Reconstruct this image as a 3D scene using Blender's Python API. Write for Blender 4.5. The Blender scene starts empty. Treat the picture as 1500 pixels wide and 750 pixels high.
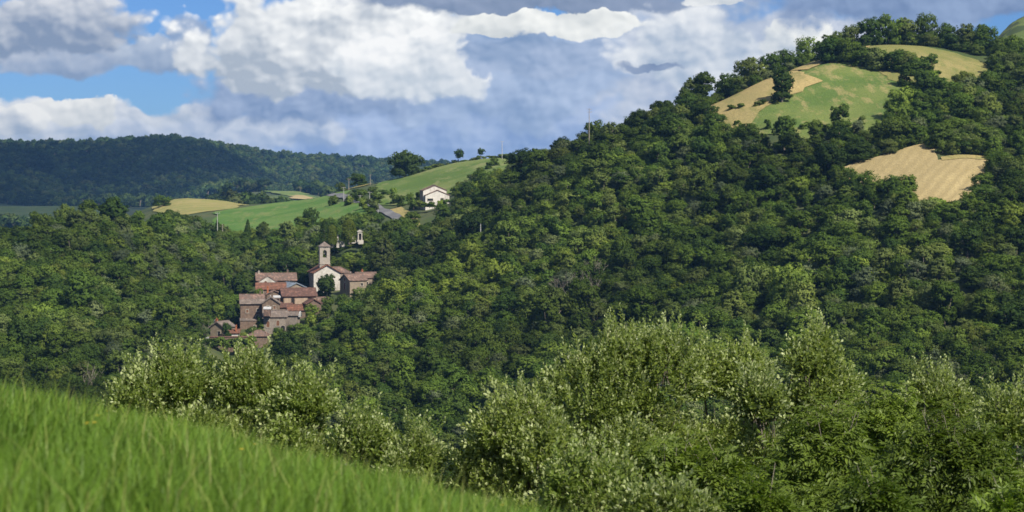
import bpy, math, random
import numpy as np
from mathutils import Vector, Matrix, geometry

# ------------------------------------------------------------------ camera, sky, sun, exposure
F = 3008.0                       # focal length in photo pixels (1500 px wide)
CAM = np.array([0.0, 0.0, 100.0])
PITCH = math.atan(75.0 / F)      # eye level lies 75 px above the picture centre
SUN_TO = np.array([0.50, -0.60, 0.78]); SUN_TO /= np.linalg.norm(SUN_TO)
SUN_EL = math.asin(SUN_TO[2]); SUN_AZ = math.atan2(SUN_TO[0], SUN_TO[1])

scene = bpy.context.scene
COL = scene.collection
scene.view_settings.view_transform = 'Standard'
scene.view_settings.look = 'None'
scene.view_settings.exposure = 0.52
scene.view_settings.gamma = 1.0

cam_data = bpy.data.cameras.new('camera')
cam_data.sensor_width = 36.0
cam_data.lens = 36.0 * F / 1500.0
cam_data.clip_start = 0.1
cam_data.clip_end = 30000.0
cam_data.dof.use_dof = True
cam_data.dof.focus_distance = 56.0
cam_data.dof.aperture_fstop = cam_data.lens / 1000.0 / 0.0190
cam = bpy.data.objects.new('camera', cam_data)
COL.objects.link(cam)
cam.location = CAM
cam.rotation_euler = (math.pi / 2 - PITCH, 0, 0)
scene.camera = cam

scene.cycles.max_bounces = 5
scene.cycles.diffuse_bounces = 2
scene.cycles.glossy_bounces = 2
scene.cycles.transmission_bounces = 3
scene.cycles.transparent_max_bounces = 6
scene.cycles.volume_bounces = 0
scene.cycles.use_denoising = True


class NT:
    """small helper round a node tree"""
    def __init__(self, tree):
        self.t = tree
        tree.nodes.clear()

    def n(self, kind, **kw):
        nd = self.t.nodes.new(kind)
        for k, v in kw.items():
            if k == 'inp':
                for i, val in v.items():
                    s = nd.inputs[i]
                    if hasattr(val, 'is_output'):
                        self.t.links.new(val, s)
                    else:
                        s.default_value = val
            else:
                setattr(nd, k, v)
        return nd

    def math(self, op, a, b=0.0, c=0.0, clamp=False):
        return self.n('ShaderNodeMath', operation=op, use_clamp=clamp, inp={0: a, 1: b, 2: c}).outputs[0]

    def vmath(self, op, a, b=(0, 0, 0)):
        nd = self.n('ShaderNodeVectorMath', operation=op, inp={0: a, 1: b})
        return nd.outputs['Value'] if op == 'LENGTH' else nd.outputs[0]

    def mix(self, f, a, b, blend='MIX'):
        nd = self.n('ShaderNodeMix', data_type='RGBA', blend_type=blend, clamp_factor=True)
        for i, v in ((0, f), (6, a), (7, b)):
            if hasattr(v, 'is_output'):
                self.t.links.new(v, nd.inputs[i])
            else:
                nd.inputs[i].default_value = v if i == 0 else (*v[:3], 1.0)
        return nd.outputs[2]

    def noise(self, vec, scale, detail=4, rough=0.55, dims='3D', color=False, **kw):
        nd = self.n('ShaderNodeTexNoise', noise_dimensions=dims)
        self.t.links.new(vec, nd.inputs['Vector'])
        nd.inputs['Scale'].default_value = scale
        nd.inputs['Detail'].default_value = detail
        nd.inputs['Roughness'].default_value = rough
        return nd.outputs['Color' if color else 'Fac']

    def mrange(self, v, a, b, c=0.0, d=1.0, smooth=True):
        nd = self.n('ShaderNodeMapRange', interpolation_type='SMOOTHSTEP' if smooth else 'LINEAR', clamp=True) \
            if smooth else self.n('ShaderNodeMapRange', clamp=True)
        self.t.links.new(v, nd.inputs[0])
        for i, x in zip((1, 2, 3, 4), (a, b, c, d)):
            if hasattr(x, 'is_output'):
                self.t.links.new(x, nd.inputs[i])
            else:
                nd.inputs[i].default_value = x
        return nd.outputs[0]

    def link(self, a, b):
        self.t.links.new(a, b)


def build_world():
    w = bpy.data.worlds.new('World')
    scene.world = w
    w.use_nodes = True
    g = NT(w.node_tree)
    sky = g.n('ShaderNodeTexSky', sky_type='NISHITA', sun_disc=False)
    sky.sun_elevation = SUN_EL
    sky.sun_rotation = SUN_AZ
    sky.altitude = 400
    sky.air_density = 1.0
    sky.dust_density = 0.3
    sky.ozone_density = 2.0
    tc = g.n('ShaderNodeTexCoord').outputs['Generated']
    s = g.n('ShaderNodeSeparateXYZ', inp={0: tc})
    U = g.math('MULTIPLY', g.math('ARCTAN2', s.outputs[0], s.outputs[1]), F / 100.0)
    V = g.math('MULTIPLY', g.math('ARCSINE', s.outputs[2]), F / 100.0)
    P = g.n('ShaderNodeCombineXYZ', inp={0: g.math('ADD', U, 7.5), 1: g.math('SUBTRACT', 3.0, V), 2: 0.0}).outputs[0]
    # billows: cells of three sizes make the cauliflower heads
    wn = g.noise(P, 1.0, 6, 0.58, color=True)
    warp = g.vmath('SUBTRACT', wn, (0.5, 0.5, 0.5))
    Pw = g.vmath('ADD', P, g.vmath('MULTIPLY', warp, (1.0, 0.7, 0.0)))
    Pv = g.vmath('MULTIPLY', g.vmath('ADD', P, g.vmath('MULTIPLY', warp, (0.45, 0.35, 0.0))), (0.85, 1.15, 0.0))

    def billow(vec):
        tot = None
        for sc_, am in ((1.1, 0.62), (3.0, 0.27), (7.5, 0.10)):
            v = g.n('ShaderNodeTexVoronoi', voronoi_dimensions='2D', feature='SMOOTH_F1', inp={'Scale': sc_, 'Smoothness': 0.55})
            g.link(vec, v.inputs['Vector'])
            t = g.math('MULTIPLY', v.outputs['Distance'], am)
            tot = t if tot is None else g.math('ADD', tot, t)
        return tot
    b1 = billow(Pv)
    b2 = billow(g.vmath('ADD', Pv, (0.055, -0.085, 0.0)))
    fine = g.math('MULTIPLY', g.math('SUBTRACT', g.noise(Pw, 2.0, 8, 0.55), 0.5), 0.5)
    relief = g.math('MULTIPLY', g.math('SUBTRACT', b2, b1), 2.4)
    broad = g.math('MULTIPLY', g.math('SUBTRACT', g.noise(Pw, 0.6, 4, 0.5), 0.5), 2.1)
    relief = g.math('ADD', g.math('ADD', relief, broad), fine)
    edge = g.math('MULTIPLY', g.math('SUBTRACT', b1, 0.36), 1.15)

    blue = g.mix(1.0, sky.outputs[0], (0.25, 0.40, 0.69), 'MULTIPLY')
    # (px, py, rx, ry, softness, lit colour, shade colour, slope of light top->base, opacity)
    K = 7.6  # colours below are display radiance; the background strength is 0.1
    WHT = (0.80, 0.80, 0.78); LGR = (0.50, 0.53, 0.58); GRY = (0.30, 0.34, 0.44)
    BGR = (0.20, 0.26, 0.40); DBG = (0.13, 0.19, 0.33); PBL = (0.36, 0.46, 0.66)
    blobs = [
        # hazy pale base near the hills, right and centre
        (760, 190, 560, 95, 0.55, (0.44, 0.53, 0.72), (0.24, 0.33, 0.56), 0.2, 0.97),
        (1080, 110, 330, 130, 0.45, (0.58, 0.62, 0.70), (0.33, 0.40, 0.56), 0.2, 1.0),
        # low band on the left
        (120, 185, 300, 38, 0.3, (0.70, 0.72, 0.75), (0.36, 0.43, 0.57), 0.35, 1.0),
        (330, 200, 190, 26, 0.4, (0.62, 0.66, 0.73), (0.30, 0.38, 0.56), 0.3, 0.95),
        (130, 165, 75, 26, 0.18, WHT, LGR, 0.3, 1.0),
        (20, 180, 60, 22, 0.2, WHT, (0.36, 0.42, 0.54), 0.3, 1.0),
        # upper left grey cloud
        (75, 38, 118, 56, 0.3, (0.64, 0.66, 0.70), (0.24, 0.30, 0.43), 0.7, 1.0),
        (100, 98, 78, 20, 0.5, (0.46, 0.51, 0.61), (0.25, 0.32, 0.47), 0.4, 0.95),
        (222, 88, 46, 22, 0.5, (0.46, 0.52, 0.62), (0.26, 0.33, 0.48), 0.4, 0.95),
        (288, 64, 40, 30, 0.4, (0.32, 0.41, 0.58), (0.19, 0.28, 0.46), 0.2, 1.0),
        # blue grey mass behind the centre
        (470, 140, 210, 44, 0.5, (0.40, 0.48, 0.64), (0.20, 0.28, 0.46), 0.55, 1.0),
        (760, 115, 200, 78, 0.45, (0.42, 0.51, 0.68), (0.24, 0.33, 0.52), 0.1, 1.0),
        # big white cumulus
        (480, 56, 208, 96, 0.22, (0.92, 0.92, 0.90), (0.42, 0.46, 0.54), 0.6, 1.0),
        (600, 98, 115, 58, 0.3, (0.88, 0.88, 0.87), (0.50, 0.55, 0.63), 0.4, 1.0),
        # dark lid, bright gap below it
        (800, 2, 260, 20, 0.5, (0.28, 0.34, 0.47), (0.19, 0.25, 0.38), 0.2, 1.0),
        (815, 37, 150, 21, 0.14, (0.90, 0.90, 0.86), (0.62, 0.63, 0.64), 0.1, 1.0),
        (800, 88, 135, 34, 0.2, (0.40, 0.48, 0.64), (0.22, 0.31, 0.49), -0.2, 1.0),
        # right of the centre
        (1010, 75, 110, 62, 0.3, (0.76, 0.78, 0.80), (0.38, 0.45, 0.58), 0.2, 1.0),
        (1040, 2, 45, 14, 0.2, (0.88, 0.88, 0.86), (0.6, 0.62, 0.66), 0.0, 1.0),
        (1170, 58, 60, 34, 0.2, (0.86, 0.86, 0.82), (0.46, 0.51, 0.60), 0.3, 1.0),
        (960, 97, 50, 9, 0.4, (0.22, 0.29, 0.44), (0.17, 0.23, 0.38), 0.0, 0.85),
        (1330, 8, 250, 36, 0.45, (0.26, 0.35, 0.53), (0.15, 0.22, 0.39), 0.2, 1.0),
    ]
    # the rest of the sky: broken cumulus of the same kind
    gen = g.mrange(g.noise(g.vmath('MULTIPLY', Pw, (0.16, 0.3, 1)), 1.0, 5, 0.5), 0.46, 0.56)
    gcol = g.mix(g.mrange(relief, -0.6, 0.6, 0, 1, False), (0.22 * K, 0.27 * K, 0.38 * K), (0.70 * K, 0.71 * K, 0.72 * K))
    outside = g.mrange(V, 3.2, 6.0)
    col = g.mix(g.math('MULTIPLY', gen, outside), blue, gcol)
    for (px, py, rx, ry, soft, lit, shd, slope, op) in blobs:
        q = g.vmath('MULTIPLY', g.vmath('SUBTRACT', Pw, (px / 100, py / 100, 0)), (100 / rx, 100 / ry, 0))
        d = g.math('ADD', g.vmath('LENGTH', q), edge)
        m = g.math('MULTIPLY', g.mrange(d, 1.0 + soft * 0.40, 1.0 - soft * 0.40), op)
        qy = g.n('ShaderNodeSeparateXYZ', inp={0: q}).outputs[1]
        t = g.math('ADD', g.math('MULTIPLY_ADD', qy, -slope, 0.52), relief, clamp=True)
        c = g.mix(t, (shd[0] * K * 0.93, shd[1] * K * 0.97, shd[2] * K * 0.97), tuple(x * K * 1.04 for x in lit))
        col = g.mix(m, col, c)
    bg = g.n('ShaderNodeBackground', inp={0: col, 1: 0.1})
    out = g.n('ShaderNodeOutputWorld')
    g.link(bg.outputs[0], out.inputs[0])
    w.cycles.sampling_method = 'MANUAL'
    w.cycles.sample_map_resolution = 512


build_world()

sun_d = bpy.data.lights.new('sun', 'SUN')
sun_d.energy = 5.0
sun_d.angle = math.radians(0.5)
sun_d.color = (1.0, 0.93, 0.80)
sun = bpy.data.objects.new('sun', sun_d)
COL.objects.link(sun)
sun.rotation_euler = Vector((-SUN_TO[0], -SUN_TO[1], -SUN_TO[2])).to_track_quat('-Z', 'Y').to_euler()
sun.location = (60, -60, 300)

# ------------------------------------------------------------------ pixel <-> place helpers
cp, sp = math.cos(PITCH), math.sin(PITCH)


def ray(px, py):
    u = (np.asarray(px, float) - 750) / F
    v = (375 - np.asarray(py, float)) / F
    return u, cp + v * sp, v * cp - sp


def tan_el(px, py):
    dx, dy, dz = ray(px, py)
    return dz / np.hypot(dx, dy)


def place(px, py, r):
    """the point on a pixel's ray at horizontal distance r"""
    dx, dy, dz = ray(px, py)
    k = r / math.hypot(dx, dy)
    return Vector((CAM[0] + dx * k, CAM[1] + dy * k, CAM[2] + dz * k))


def px_of(x, y):
    return 750 + F * (np.asarray(x) / np.maximum(np.asarray(y), 1e-3)) * cp


def pix(p):
    x, y, z = p[0], p[1], p[2] - CAM[2]
    fw = y * cp - z * sp
    return 750 + F * x / fw, 375 - F * (y * sp + z * cp) / fw


# ------------------------------------------------------------------ terrain
NEAR = [(60, 985), (80, 975), (150, 955), (220, 945)]
TAIL_L = [(1250, 352), (1500, 345), (1900, 318), (2200, 302), (2550, 306), (2700, 298)]


def crest(px):
    return float(np.interp(px, [-400, 0, 40, 100, 200, 250, 310, 340, 370, 430, 550, 650, 800, 1900],
                           [215, 209, 213, 208, 203, 199, 204, 214, 223, 228, 233, 239, 254, 262]))


COLS = {
    -300: [(300, 850), (380, 680), (430, 612), (500, 520), (570, 430), (620, 380), (650, 362), (700, 365), (850, 400), (1000, 380)],
    0: [(300, 850), (380, 680), (430, 612), (500, 522), (570, 436), (620, 384), (650, 364), (700, 366), (850, 400), (1000, 380)],
    100: [(300, 850), (380, 685), (430, 615), (500, 522), (570, 430), (620, 370), (655, 342), (700, 346), (850, 400), (1000, 380)],
    180: [(300, 850), (390, 670), (440, 605), (510, 520), (570, 436), (630, 364), (665, 332), (710, 337), (850, 365), (960, 330), (1000, 318), (1100, 335)],
    250: [(300, 850), (400, 655), (450, 595), (520, 520), (580, 452), (640, 392), (690, 352), (740, 345), (900, 318), (985, 290), (1010, 289), (1100, 310)],
    330: [(300, 850), (420, 640), (515, 555), (545, 560), (570, 522), (585, 502), (600, 485), (620, 462), (660, 425), (700, 395), (740, 366), (790, 346), (860, 322), (900, 309), (930, 306), (1000, 294), (1030, 292), (1110, 315)],
    400: [(300, 850), (420, 630), (500, 550), (525, 535), (555, 540), (575, 510), (590, 482), (605, 458), (625, 430), (660, 405), (700, 382), (740, 358), (790, 336), (850, 316), (930, 298), (960, 300), (1100, 335)],
    460: [(300, 850), (420, 615), (500, 525), (535, 497), (565, 512), (590, 474), (605, 450), (622, 432), (650, 400), (680, 372), (720, 352), (760, 338), (800, 322), (850, 308), (900, 298), (940, 292), (970, 296), (1100, 330)],
    530: [(300, 840), (420, 605), (500, 508), (545, 458), (575, 472), (600, 440), (620, 425), (650, 385), (670, 358), (700, 345), (740, 328), (770, 315), (830, 292), (900, 275), (940, 270), (980, 282), (1100, 330)],
    590: [(300, 830), (420, 600), (500, 495), (550, 432), (580, 448), (610, 430), (660, 375), (700, 338), (740, 315), (780, 300), (840, 280), (900, 262), (925, 260), (970, 280), (1100, 330)],
    650: [(300, 830), (400, 620), (480, 508), (530, 440), (565, 410), (590, 420), (630, 392), (680, 340), (735, 303), (760, 296), (800, 280), (860, 256), (925, 241), (960, 250), (1100, 320)],
    740: [(300, 840), (340, 715), (420, 590), (500, 468), (560, 382), (610, 312), (650, 276), (700, 268), (800, 246), (900, 226), (940, 230), (1100, 300)],
    820: [(300, 840), (350, 690), (430, 560), (500, 440), (560, 346), (610, 272), (640, 238), (665, 236), (720, 246), (900, 260), (1100, 320)],
    900: [(300, 840), (360, 665), (430, 540), (500, 418), (560, 312), (600, 246), (632, 207), (660, 212), (760, 280), (1000, 330)],
    980: [(300, 840), (370, 640), (430, 535), (500, 405), (560, 290), (600, 215), (632, 176), (660, 180), (760, 260), (1000, 330)],
    1050: [(300, 840), (380, 625), (430, 528), (500, 385), (560, 265), (590, 205), (612, 172), (628, 152), (650, 152), (760, 250), (1000, 320)],
    1130: [(300, 840), (380, 615), (430, 515), (480, 405), (530, 298), (570, 212), (600, 164), (630, 126), (650, 112), (670, 116), (780, 230), (1000, 320)],
    1200: [(300, 840), (375, 610), (425, 515), (470, 410), (520, 306), (560, 222), (600, 166), (640, 112), (668, 84), (690, 84), (800, 200), (1000, 310)],
    1270: [(300, 840), (370, 605), (420, 510), (465, 400), (505, 315), (540, 255), (580, 190), (620, 138), (655, 96), (685, 66), (705, 64), (820, 180), (1000, 300)],
    1350: [(300, 840), (365, 605), (410, 520), (455, 410), (490, 328), (510, 298), (545, 238), (585, 175), (630, 125), (665, 92), (695, 68), (715, 66), (830, 170), (1000, 290)],
    1430: [(300, 840), (360, 610), (405, 525), (450, 415), (490, 325), (510, 285), (545, 238), (590, 180), (640, 130), (680, 98), (710, 78), (735, 76), (850, 105), (900, 98), (1000, 180)],
    1462: [(300, 840), (358, 611), (402, 528), (448, 420), (490, 327), (515, 284), (548, 239), (595, 180), (645, 129), (685, 98), (715, 80), (760, 76), (830, 58), (900, 38), (940, 37), (1100, 140)],
    1500: [(300, 840), (355, 612), (400, 530), (445, 425), (490, 328), (520, 282), (550, 240), (600, 180), (650, 128), (690, 98), (720, 84), (760, 72), (830, 44), (900, 22), (940, 20), (1100, 120)],
    1800: [(300, 840), (355, 612), (400, 530), (445, 425), (490, 328), (520, 282), (550, 240), (600, 180), (650, 128), (690, 98), (720, 80), (760, 60), (830, 10), (900, -40), (940, -45), (1100, 60)],
}
PXS = np.arange(-600, 2101, 12.0)
LR = np.concatenate([np.log(np.geomspace(60, 250, 30, endpoint=False)), np.log(np.geomspace(250, 1150, 260, endpoint=False)),
                     np.log(np.geomspace(1150, 9500, 90))])
_ck = sorted(COLS)
_tab = []
for k in _ck:
    c = crest(k)
    tail = [(1250, 330), (1500, 304), (1700, 293), (1900, 285), (2100, 280), (2300, 284), (2550, 292), (2700, 290)] if 325 <= k <= 470 else TAIL_L
    pts = NEAR + COLS[k] + tail + [(2900, c + 45), (3080, c + 6), (3140, c), (3260, c + 6), (3900, 300), (5000, 302), (9600, 300)]
    rr, pp = zip(*pts)
    _tab.append(np.interp(LR, np.log(rr), pp))
_tab = np.array(_tab)
PG = np.empty((len(PXS), len(LR)))
for j in range(len(LR)):
    PG[:, j] = np.interp(PXS, _ck, _tab[:, j])


def gsmooth(a, sig, axis):
    n = int(3 * sig) + 1
    k = np.exp(-0.5 * (np.arange(-n, n + 1) / sig) ** 2); k /= k.sum()
    pad = [(0, 0)] * a.ndim; pad[axis] = (n, n)
    ap = np.pad(a, pad, mode='edge')
    return np.apply_along_axis(lambda v: np.convolve(v, k, 'valid'), axis, ap)


PG = gsmooth(PG, 1.7, 0)
PG = gsmooth(PG, 1.6, 1)


def near_z(x, y):
    yy = np.maximum(y - 5, 0)
    q = np.where(yy < 15, 0.010 * yy ** 2, 2.25 + 0.25 * (yy - 15))
    return CAM[2] - 1.49 - 0.23 * 18 * np.tanh(x / 18) - q


def bumps(x, y):
    return (np.sin(x * 0.11 + 1.3) * np.cos(y * 0.093 + 0.4) + 0.6 * np.sin(x * 0.23 - y * 0.19)) * 0.35


def terr_raw(az, r):
    x = r * np.sin(az); y = r * np.cos(az)
    azc = np.clip(az, -0.42, 0.42)
    px = np.clip(750 + F * np.tan(azc) * cp, PXS[0], PXS[-1])
    back = np.clip((np.abs(az) - 0.5) / 2.2, 0, 1)
    fi = (px - PXS[0]) / 12.0
    i = np.clip(fi.astype(int), 0, len(PXS) - 2); f = fi - i
    lr = np.log(np.clip(r, 60, 9500))
    j = np.clip(np.searchsorted(LR, lr) - 1, 0, len(LR) - 2)
    gq = np.clip((lr - LR[j]) / (LR[j + 1] - LR[j]), 0, 1)
    py = (PG[i, j] * (1 - f) + PG[i + 1, j] * f) * (1 - gq) + (PG[i, j + 1] * (1 - f) + PG[i + 1, j + 1] * f) * gq
    z = CAM[2] + r * tan_el(px, py)
    z = z * (1 - back) + (CAM[2] - 20 - 0.01 * r) * back
    zn = near_z(x, y)
    w = np.clip((r - 45) / 40, 0, 1); w = w * w * (3 - 2 * w)
    fold = (np.sin(x * 0.021 + y * 0.006) * 9 + np.sin(x * 0.047 - y * 0.013 + 1.7) * 4.5) * np.clip((r - 2500) / 200, 0, 1) * np.clip((3120 - r) / 250, 0, 1)
    z = z + fold
    return zn * (1 - w) + z * w + bumps(x, y) * np.clip((r - 120) / 200, 0, 1)


AZ = np.concatenate([np.radians(np.arange(-180, -24, 4.0)), np.radians(np.arange(-24, 24, 0.21)), np.radians(np.arange(24, 180.1, 4.0))])
RG = np.concatenate([[0.3], np.linspace(1.5, 60, 60), np.exp(LR[1:])])
AZM, RGM = np.meshgrid(AZ, RG, indexing='ij')
ZG = terr_raw(AZM.ravel(), RGM.ravel()).reshape(AZM.shape)


def hgt(x, y):
    """ground height, read from the ground sheet itself"""
    x = np.atleast_1d(np.asarray(x, float)); y = np.atleast_1d(np.asarray(y, float))
    az = np.arctan2(x, y); r = np.clip(np.hypot(x, y), RG[0], RG[-1] * 0.999)
    i = np.clip(np.searchsorted(AZ, az) - 1, 0, len(AZ) - 2)
    j = np.clip(np.searchsorted(RG, r) - 1, 0, len(RG) - 2)
    f = np.clip((az - AZ[i]) / (AZ[i + 1] - AZ[i]), 0, 1); g = np.clip((r - RG[j]) / (RG[j + 1] - RG[j]), 0, 1)
    return (ZG[i, j] * (1 - f) + ZG[i + 1, j] * f) * (1 - g) + (ZG[i, j + 1] * (1 - f) + ZG[i + 1, j + 1] * f) * g


def h1(x, y):
    return float(hgt(x, y)[0])


def cast(px, py, r0, r1):
    """where the pixel's ray meets the ground between distances r0 and r1"""
    dx, dy, dz = ray(px, py)
    k = math.hypot(dx, dy)
    r = np.linspace(r0, r1, 400)
    x = dx / k * r; y = dy / k * r
    d = CAM[2] + dz / k * r - hgt(x, y)
    below = np.nonzero(d <= 0)[0]
    i = below[0] if len(below) else int(np.argmin(d))
    return x[i], y[i]


def on(px, r):
    dx, dy, dz = ray(px, 300)
    k = r / math.hypot(dx, dy)
    return dx * k, dy * k


# ------------------------------------------------------------------ mesh helpers
def np_mesh(name, V, faces, mats, midx=None, attrs=None, smooth=False, normals=None):
    me = bpy.data.meshes.new(name)
    V = np.asarray(V, np.float32)
    if not isinstance(faces, list):
        faces = [faces]
    faces = [np.asarray(f, np.int32) for f in faces if len(f)]
    loops = np.concatenate([f.ravel() for f in faces])
    counts = np.concatenate([np.full(len(f), f.shape[1], np.int32) for f in faces])
    starts = np.concatenate([[0], np.cumsum(counts)[:-1]]).astype(np.int32)
    me.vertices.add(len(V)); me.vertices.foreach_set('co', V.ravel())
    me.loops.add(len(loops)); me.loops.foreach_set('vertex_index', loops)
    me.polygons.add(len(counts)); me.polygons.foreach_set('loop_start', starts)
    for m in mats:
        me.materials.append(m)
    if midx is not None:
        me.polygons.foreach_set('material_index', np.asarray(midx, np.int32))
    me.polygons.foreach_set('use_smooth', np.full(len(counts), bool(smooth)))
    if attrs:
        for k, (dom, v) in attrs.items():
            a = me.attributes.new(k, 'FLOAT', dom)
            a.data.foreach_set('value', np.asarray(v, np.float32))
    me.update(calc_edges=True)
    me.validate()
    if normals is not None:
        me.polygons.foreach_set('use_smooth', np.ones(len(counts), bool))
        me.normals_split_custom_set_from_vertices(np.asarray(normals, np.float32).tolist())
    return me


def link(name, me, parent=None, loc=None, **props):
    o = bpy.data.objects.new(name, me)
    COL.objects.link(o)
    if parent is not None:
        o.parent = parent
    if loc is not None:
        o.location = loc
    for k, v in props.items():
        o[k] = v
    return o


def empty(name, loc, rz=0.0, **props):
    o = bpy.data.objects.new(name, None)
    COL.objects.link(o)
    o.empty_display_size = 0.5
    o.location = loc
    o.rotation_euler = (0, 0, rz)
    for k, v in props.items():
        o[k] = v
    return o


class MB:
    """collects boxes, prisms and tubes into one mesh"""
    def __init__(self):
        self.v = []; self.f = []

    def add(self, vs, fs):
        o = len(self.v)
        self.v += [tuple(p) for p in vs]
        self.f += [tuple(i + o for i in f) for f in fs]
        return self

    def box(self, x0, x1, y0, y1, z0, z1):
        vs = [(x, y, z) for z in (z0, z1) for y in (y0, y1) for x in (x0, x1)]
        return self.add(vs, [(0, 2, 3, 1), (4, 5, 7, 6), (0, 1, 5, 4), (2, 6, 7, 3), (0, 4, 6, 2), (1, 3, 7, 5)])

    def slab(self, quad, t):
        """a sheet of thickness t below the four given corners (counter-clockwise from above)"""
        q = [Vector(p) for p in quad]
        n = (q[1] - q[0]).cross(q[-1] - q[0]).normalized()
        if n.z < 0:
            q.reverse(); n = -n
        m = len(q)
        vs = q + [p - n * t for p in q]
        fs = [tuple(range(m)), tuple(reversed(range(m, 2 * m)))]
        fs += [(i, m + i, m + (i + 1) % m, (i + 1) % m) for i in range(m)]
        return self.add(vs, fs)

    def prism(self, poly, axis, a, b):
        """polygon of (u, z) pushed along axis 'x' or 'y' from a to b"""
        m = len(poly)
        mk = (lambda u, z, t: (u, t, z)) if axis == 'y' else (lambda u, z, t: (t, u, z))
        vs = [mk(u, z, a) for u, z in poly] + [mk(u, z, b) for u, z in poly]
        fs = [tuple(range(m)), tuple(reversed(range(m, 2 * m)))]
        fs += [(i, m + i, m + (i + 1) % m, (i + 1) % m) for i in range(m)]
        return self.add(vs, fs)

    def tube(self, pts, rads, n=6):
        pts = [Vector(p) for p in pts]
        rings = []
        for i, p in enumerate(pts):
            d = (pts[min(i + 1, len(pts) - 1)] - pts[max(i - 1, 0)]).normalized()
            a = d.orthogonal().normalized(); b = d.cross(a)
            rings.append([p + (a * math.cos(t) + b * math.sin(t)) * rads[i] for t in (2 * math.pi * k / n for k in range(n))])
        vs = [v for r in rings for v in r]
        fs = []
        for i in range(len(pts) - 1):
            for k in range(n):
                fs.append((i * n + k, i * n + (k + 1) % n, (i + 1) * n + (k + 1) % n, (i + 1) * n + k))
        fs.append(tuple(reversed(range(n)))); fs.append(tuple(range((len(pts) - 1) * n, len(pts) * n)))
        return self.add(vs, fs)

    def mesh(self, name, mat, smooth=False):
        me = bpy.data.meshes.new(name)
        me.from_pydata(self.v, [], self.f)
        me.materials.append(mat)
        import bmesh
        bm = bmesh.new(); bm.from_mesh(me)
        bmesh.ops.recalc_face_normals(bm, faces=bm.faces)
        bm.to_mesh(me); bm.free()
        if smooth:
            me.polygons.foreach_set('use_smooth', [True] * len(me.polygons))
        return me

    def build(self, name, mat, parent=None, **kw):
        return link(name, self.mesh(name, mat), parent, **kw)


# ------------------------------------------------------------------ materials
def new_mat(name):
    m = bpy.data.materials.new(name)
    m.use_nodes = True
    return m, NT(m.node_tree)


def leaf_mat(name, stops, trans=0.32, tintamp=0.22, back=None, rough=0.7, spec=0.08):
    """leaves: colour by individual plant (object random) and by leaf (tint)"""
    m, g = new_mat(name)
    oi = g.n('ShaderNodeObjectInfo')
    ramp = g.n('ShaderNodeValToRGB')
    cr = ramp.color_ramp
    while len(cr.elements) < len(stops):
        cr.elements.new(0.5)
    for e, (p, c) in zip(cr.elements, stops):
        e.position = p; e.color = (*c, 1)
    g.link(oi.outputs['Random'], ramp.inputs[0])
    at = g.n('ShaderNodeAttribute', attribute_name='tint').outputs['Fac']
    k = g.math('MULTIPLY_ADD', at, tintamp * 2, 1.0 - tintamp)
    # per-plant brightness as well
    rnd2 = g.math('FRACT', g.math('MULTIPLY', oi.outputs['Random'], 17.31))
    k = g.math('MULTIPLY', k, g.math('MULTIPLY_ADD', rnd2, 0.5, 0.75))
    stand = g.noise(oi.outputs['Location'], 0.012, 3, 0.6)
    k = g.math('MULTIPLY', k, g.mrange(stand, 0.36, 0.64, 0.70, 1.30))
    kc = g.n('ShaderNodeCombineXYZ', inp={0: k, 1: k, 2: k}).outputs[0]
    col = g.mix(1.0, ramp.outputs[0], kc, 'MULTIPLY')
    # fresher, yellower leaves where tint is high
    col = g.mix(g.mrange(at, 0.5, 1.0, 0, 0.25, False), col, g.mix(1.0, col, (1.5, 1.25, 0.6), 'MULTIPLY'))
    if back:
        bf = g.n('ShaderNodeNewGeometry').outputs['Backfacing']
        col = g.mix(bf, col, back)
    pr = g.n('ShaderNodeBsdfPrincipled', inp={'Base Color': col, 'Roughness': rough, 'Specular IOR Level': spec})
    tr = g.n('ShaderNodeBsdfTranslucent', inp={'Color': g.mix(1.0, col, (1.15, 1.30, 0.5), 'MULTIPLY')})
    mx = g.n('ShaderNodeMixShader', inp={0: trans, 1: pr.outputs[0], 2: tr.outputs[0]})
    out = g.n('ShaderNodeOutputMaterial')
    g.link(mx.outputs[0], out.inputs[0])
    return m


def surf_mat(name, c1, c2, scale=1.0, detail=6, c3=None, scale3=0.1, rough=0.9, bump=0.0, bscale=8.0, coord='Object', spec=0.2):
    m, g = new_mat(name)
    tc = g.n('ShaderNodeTexCoord').outputs[coord]
    a = g.mrange(g.noise(tc, scale, detail, 0.6), 0.36, 0.64)
    col = g.mix(a, c1, c2)
    if c3:
        col = g.mix(g.mrange(g.noise(tc, scale3, 4, 0.6), 0.48, 0.62), col, c3)
    pr = g.n('ShaderNodeBsdfPrincipled', inp={'Base Color': col, 'Roughness': rough, 'Specular IOR Level': spec})
    if bump:
        b = g.n('ShaderNodeBump', inp={'Strength': bump, 'Distance': 0.1, 'Height': g.noise(tc, bscale, 5, 0.65)})
        g.link(b.outputs[0], pr.inputs['Normal'])
    out = g.n('ShaderNodeOutputMaterial')
    g.link(pr.outputs[0], out.inputs[0])
    return m


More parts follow.
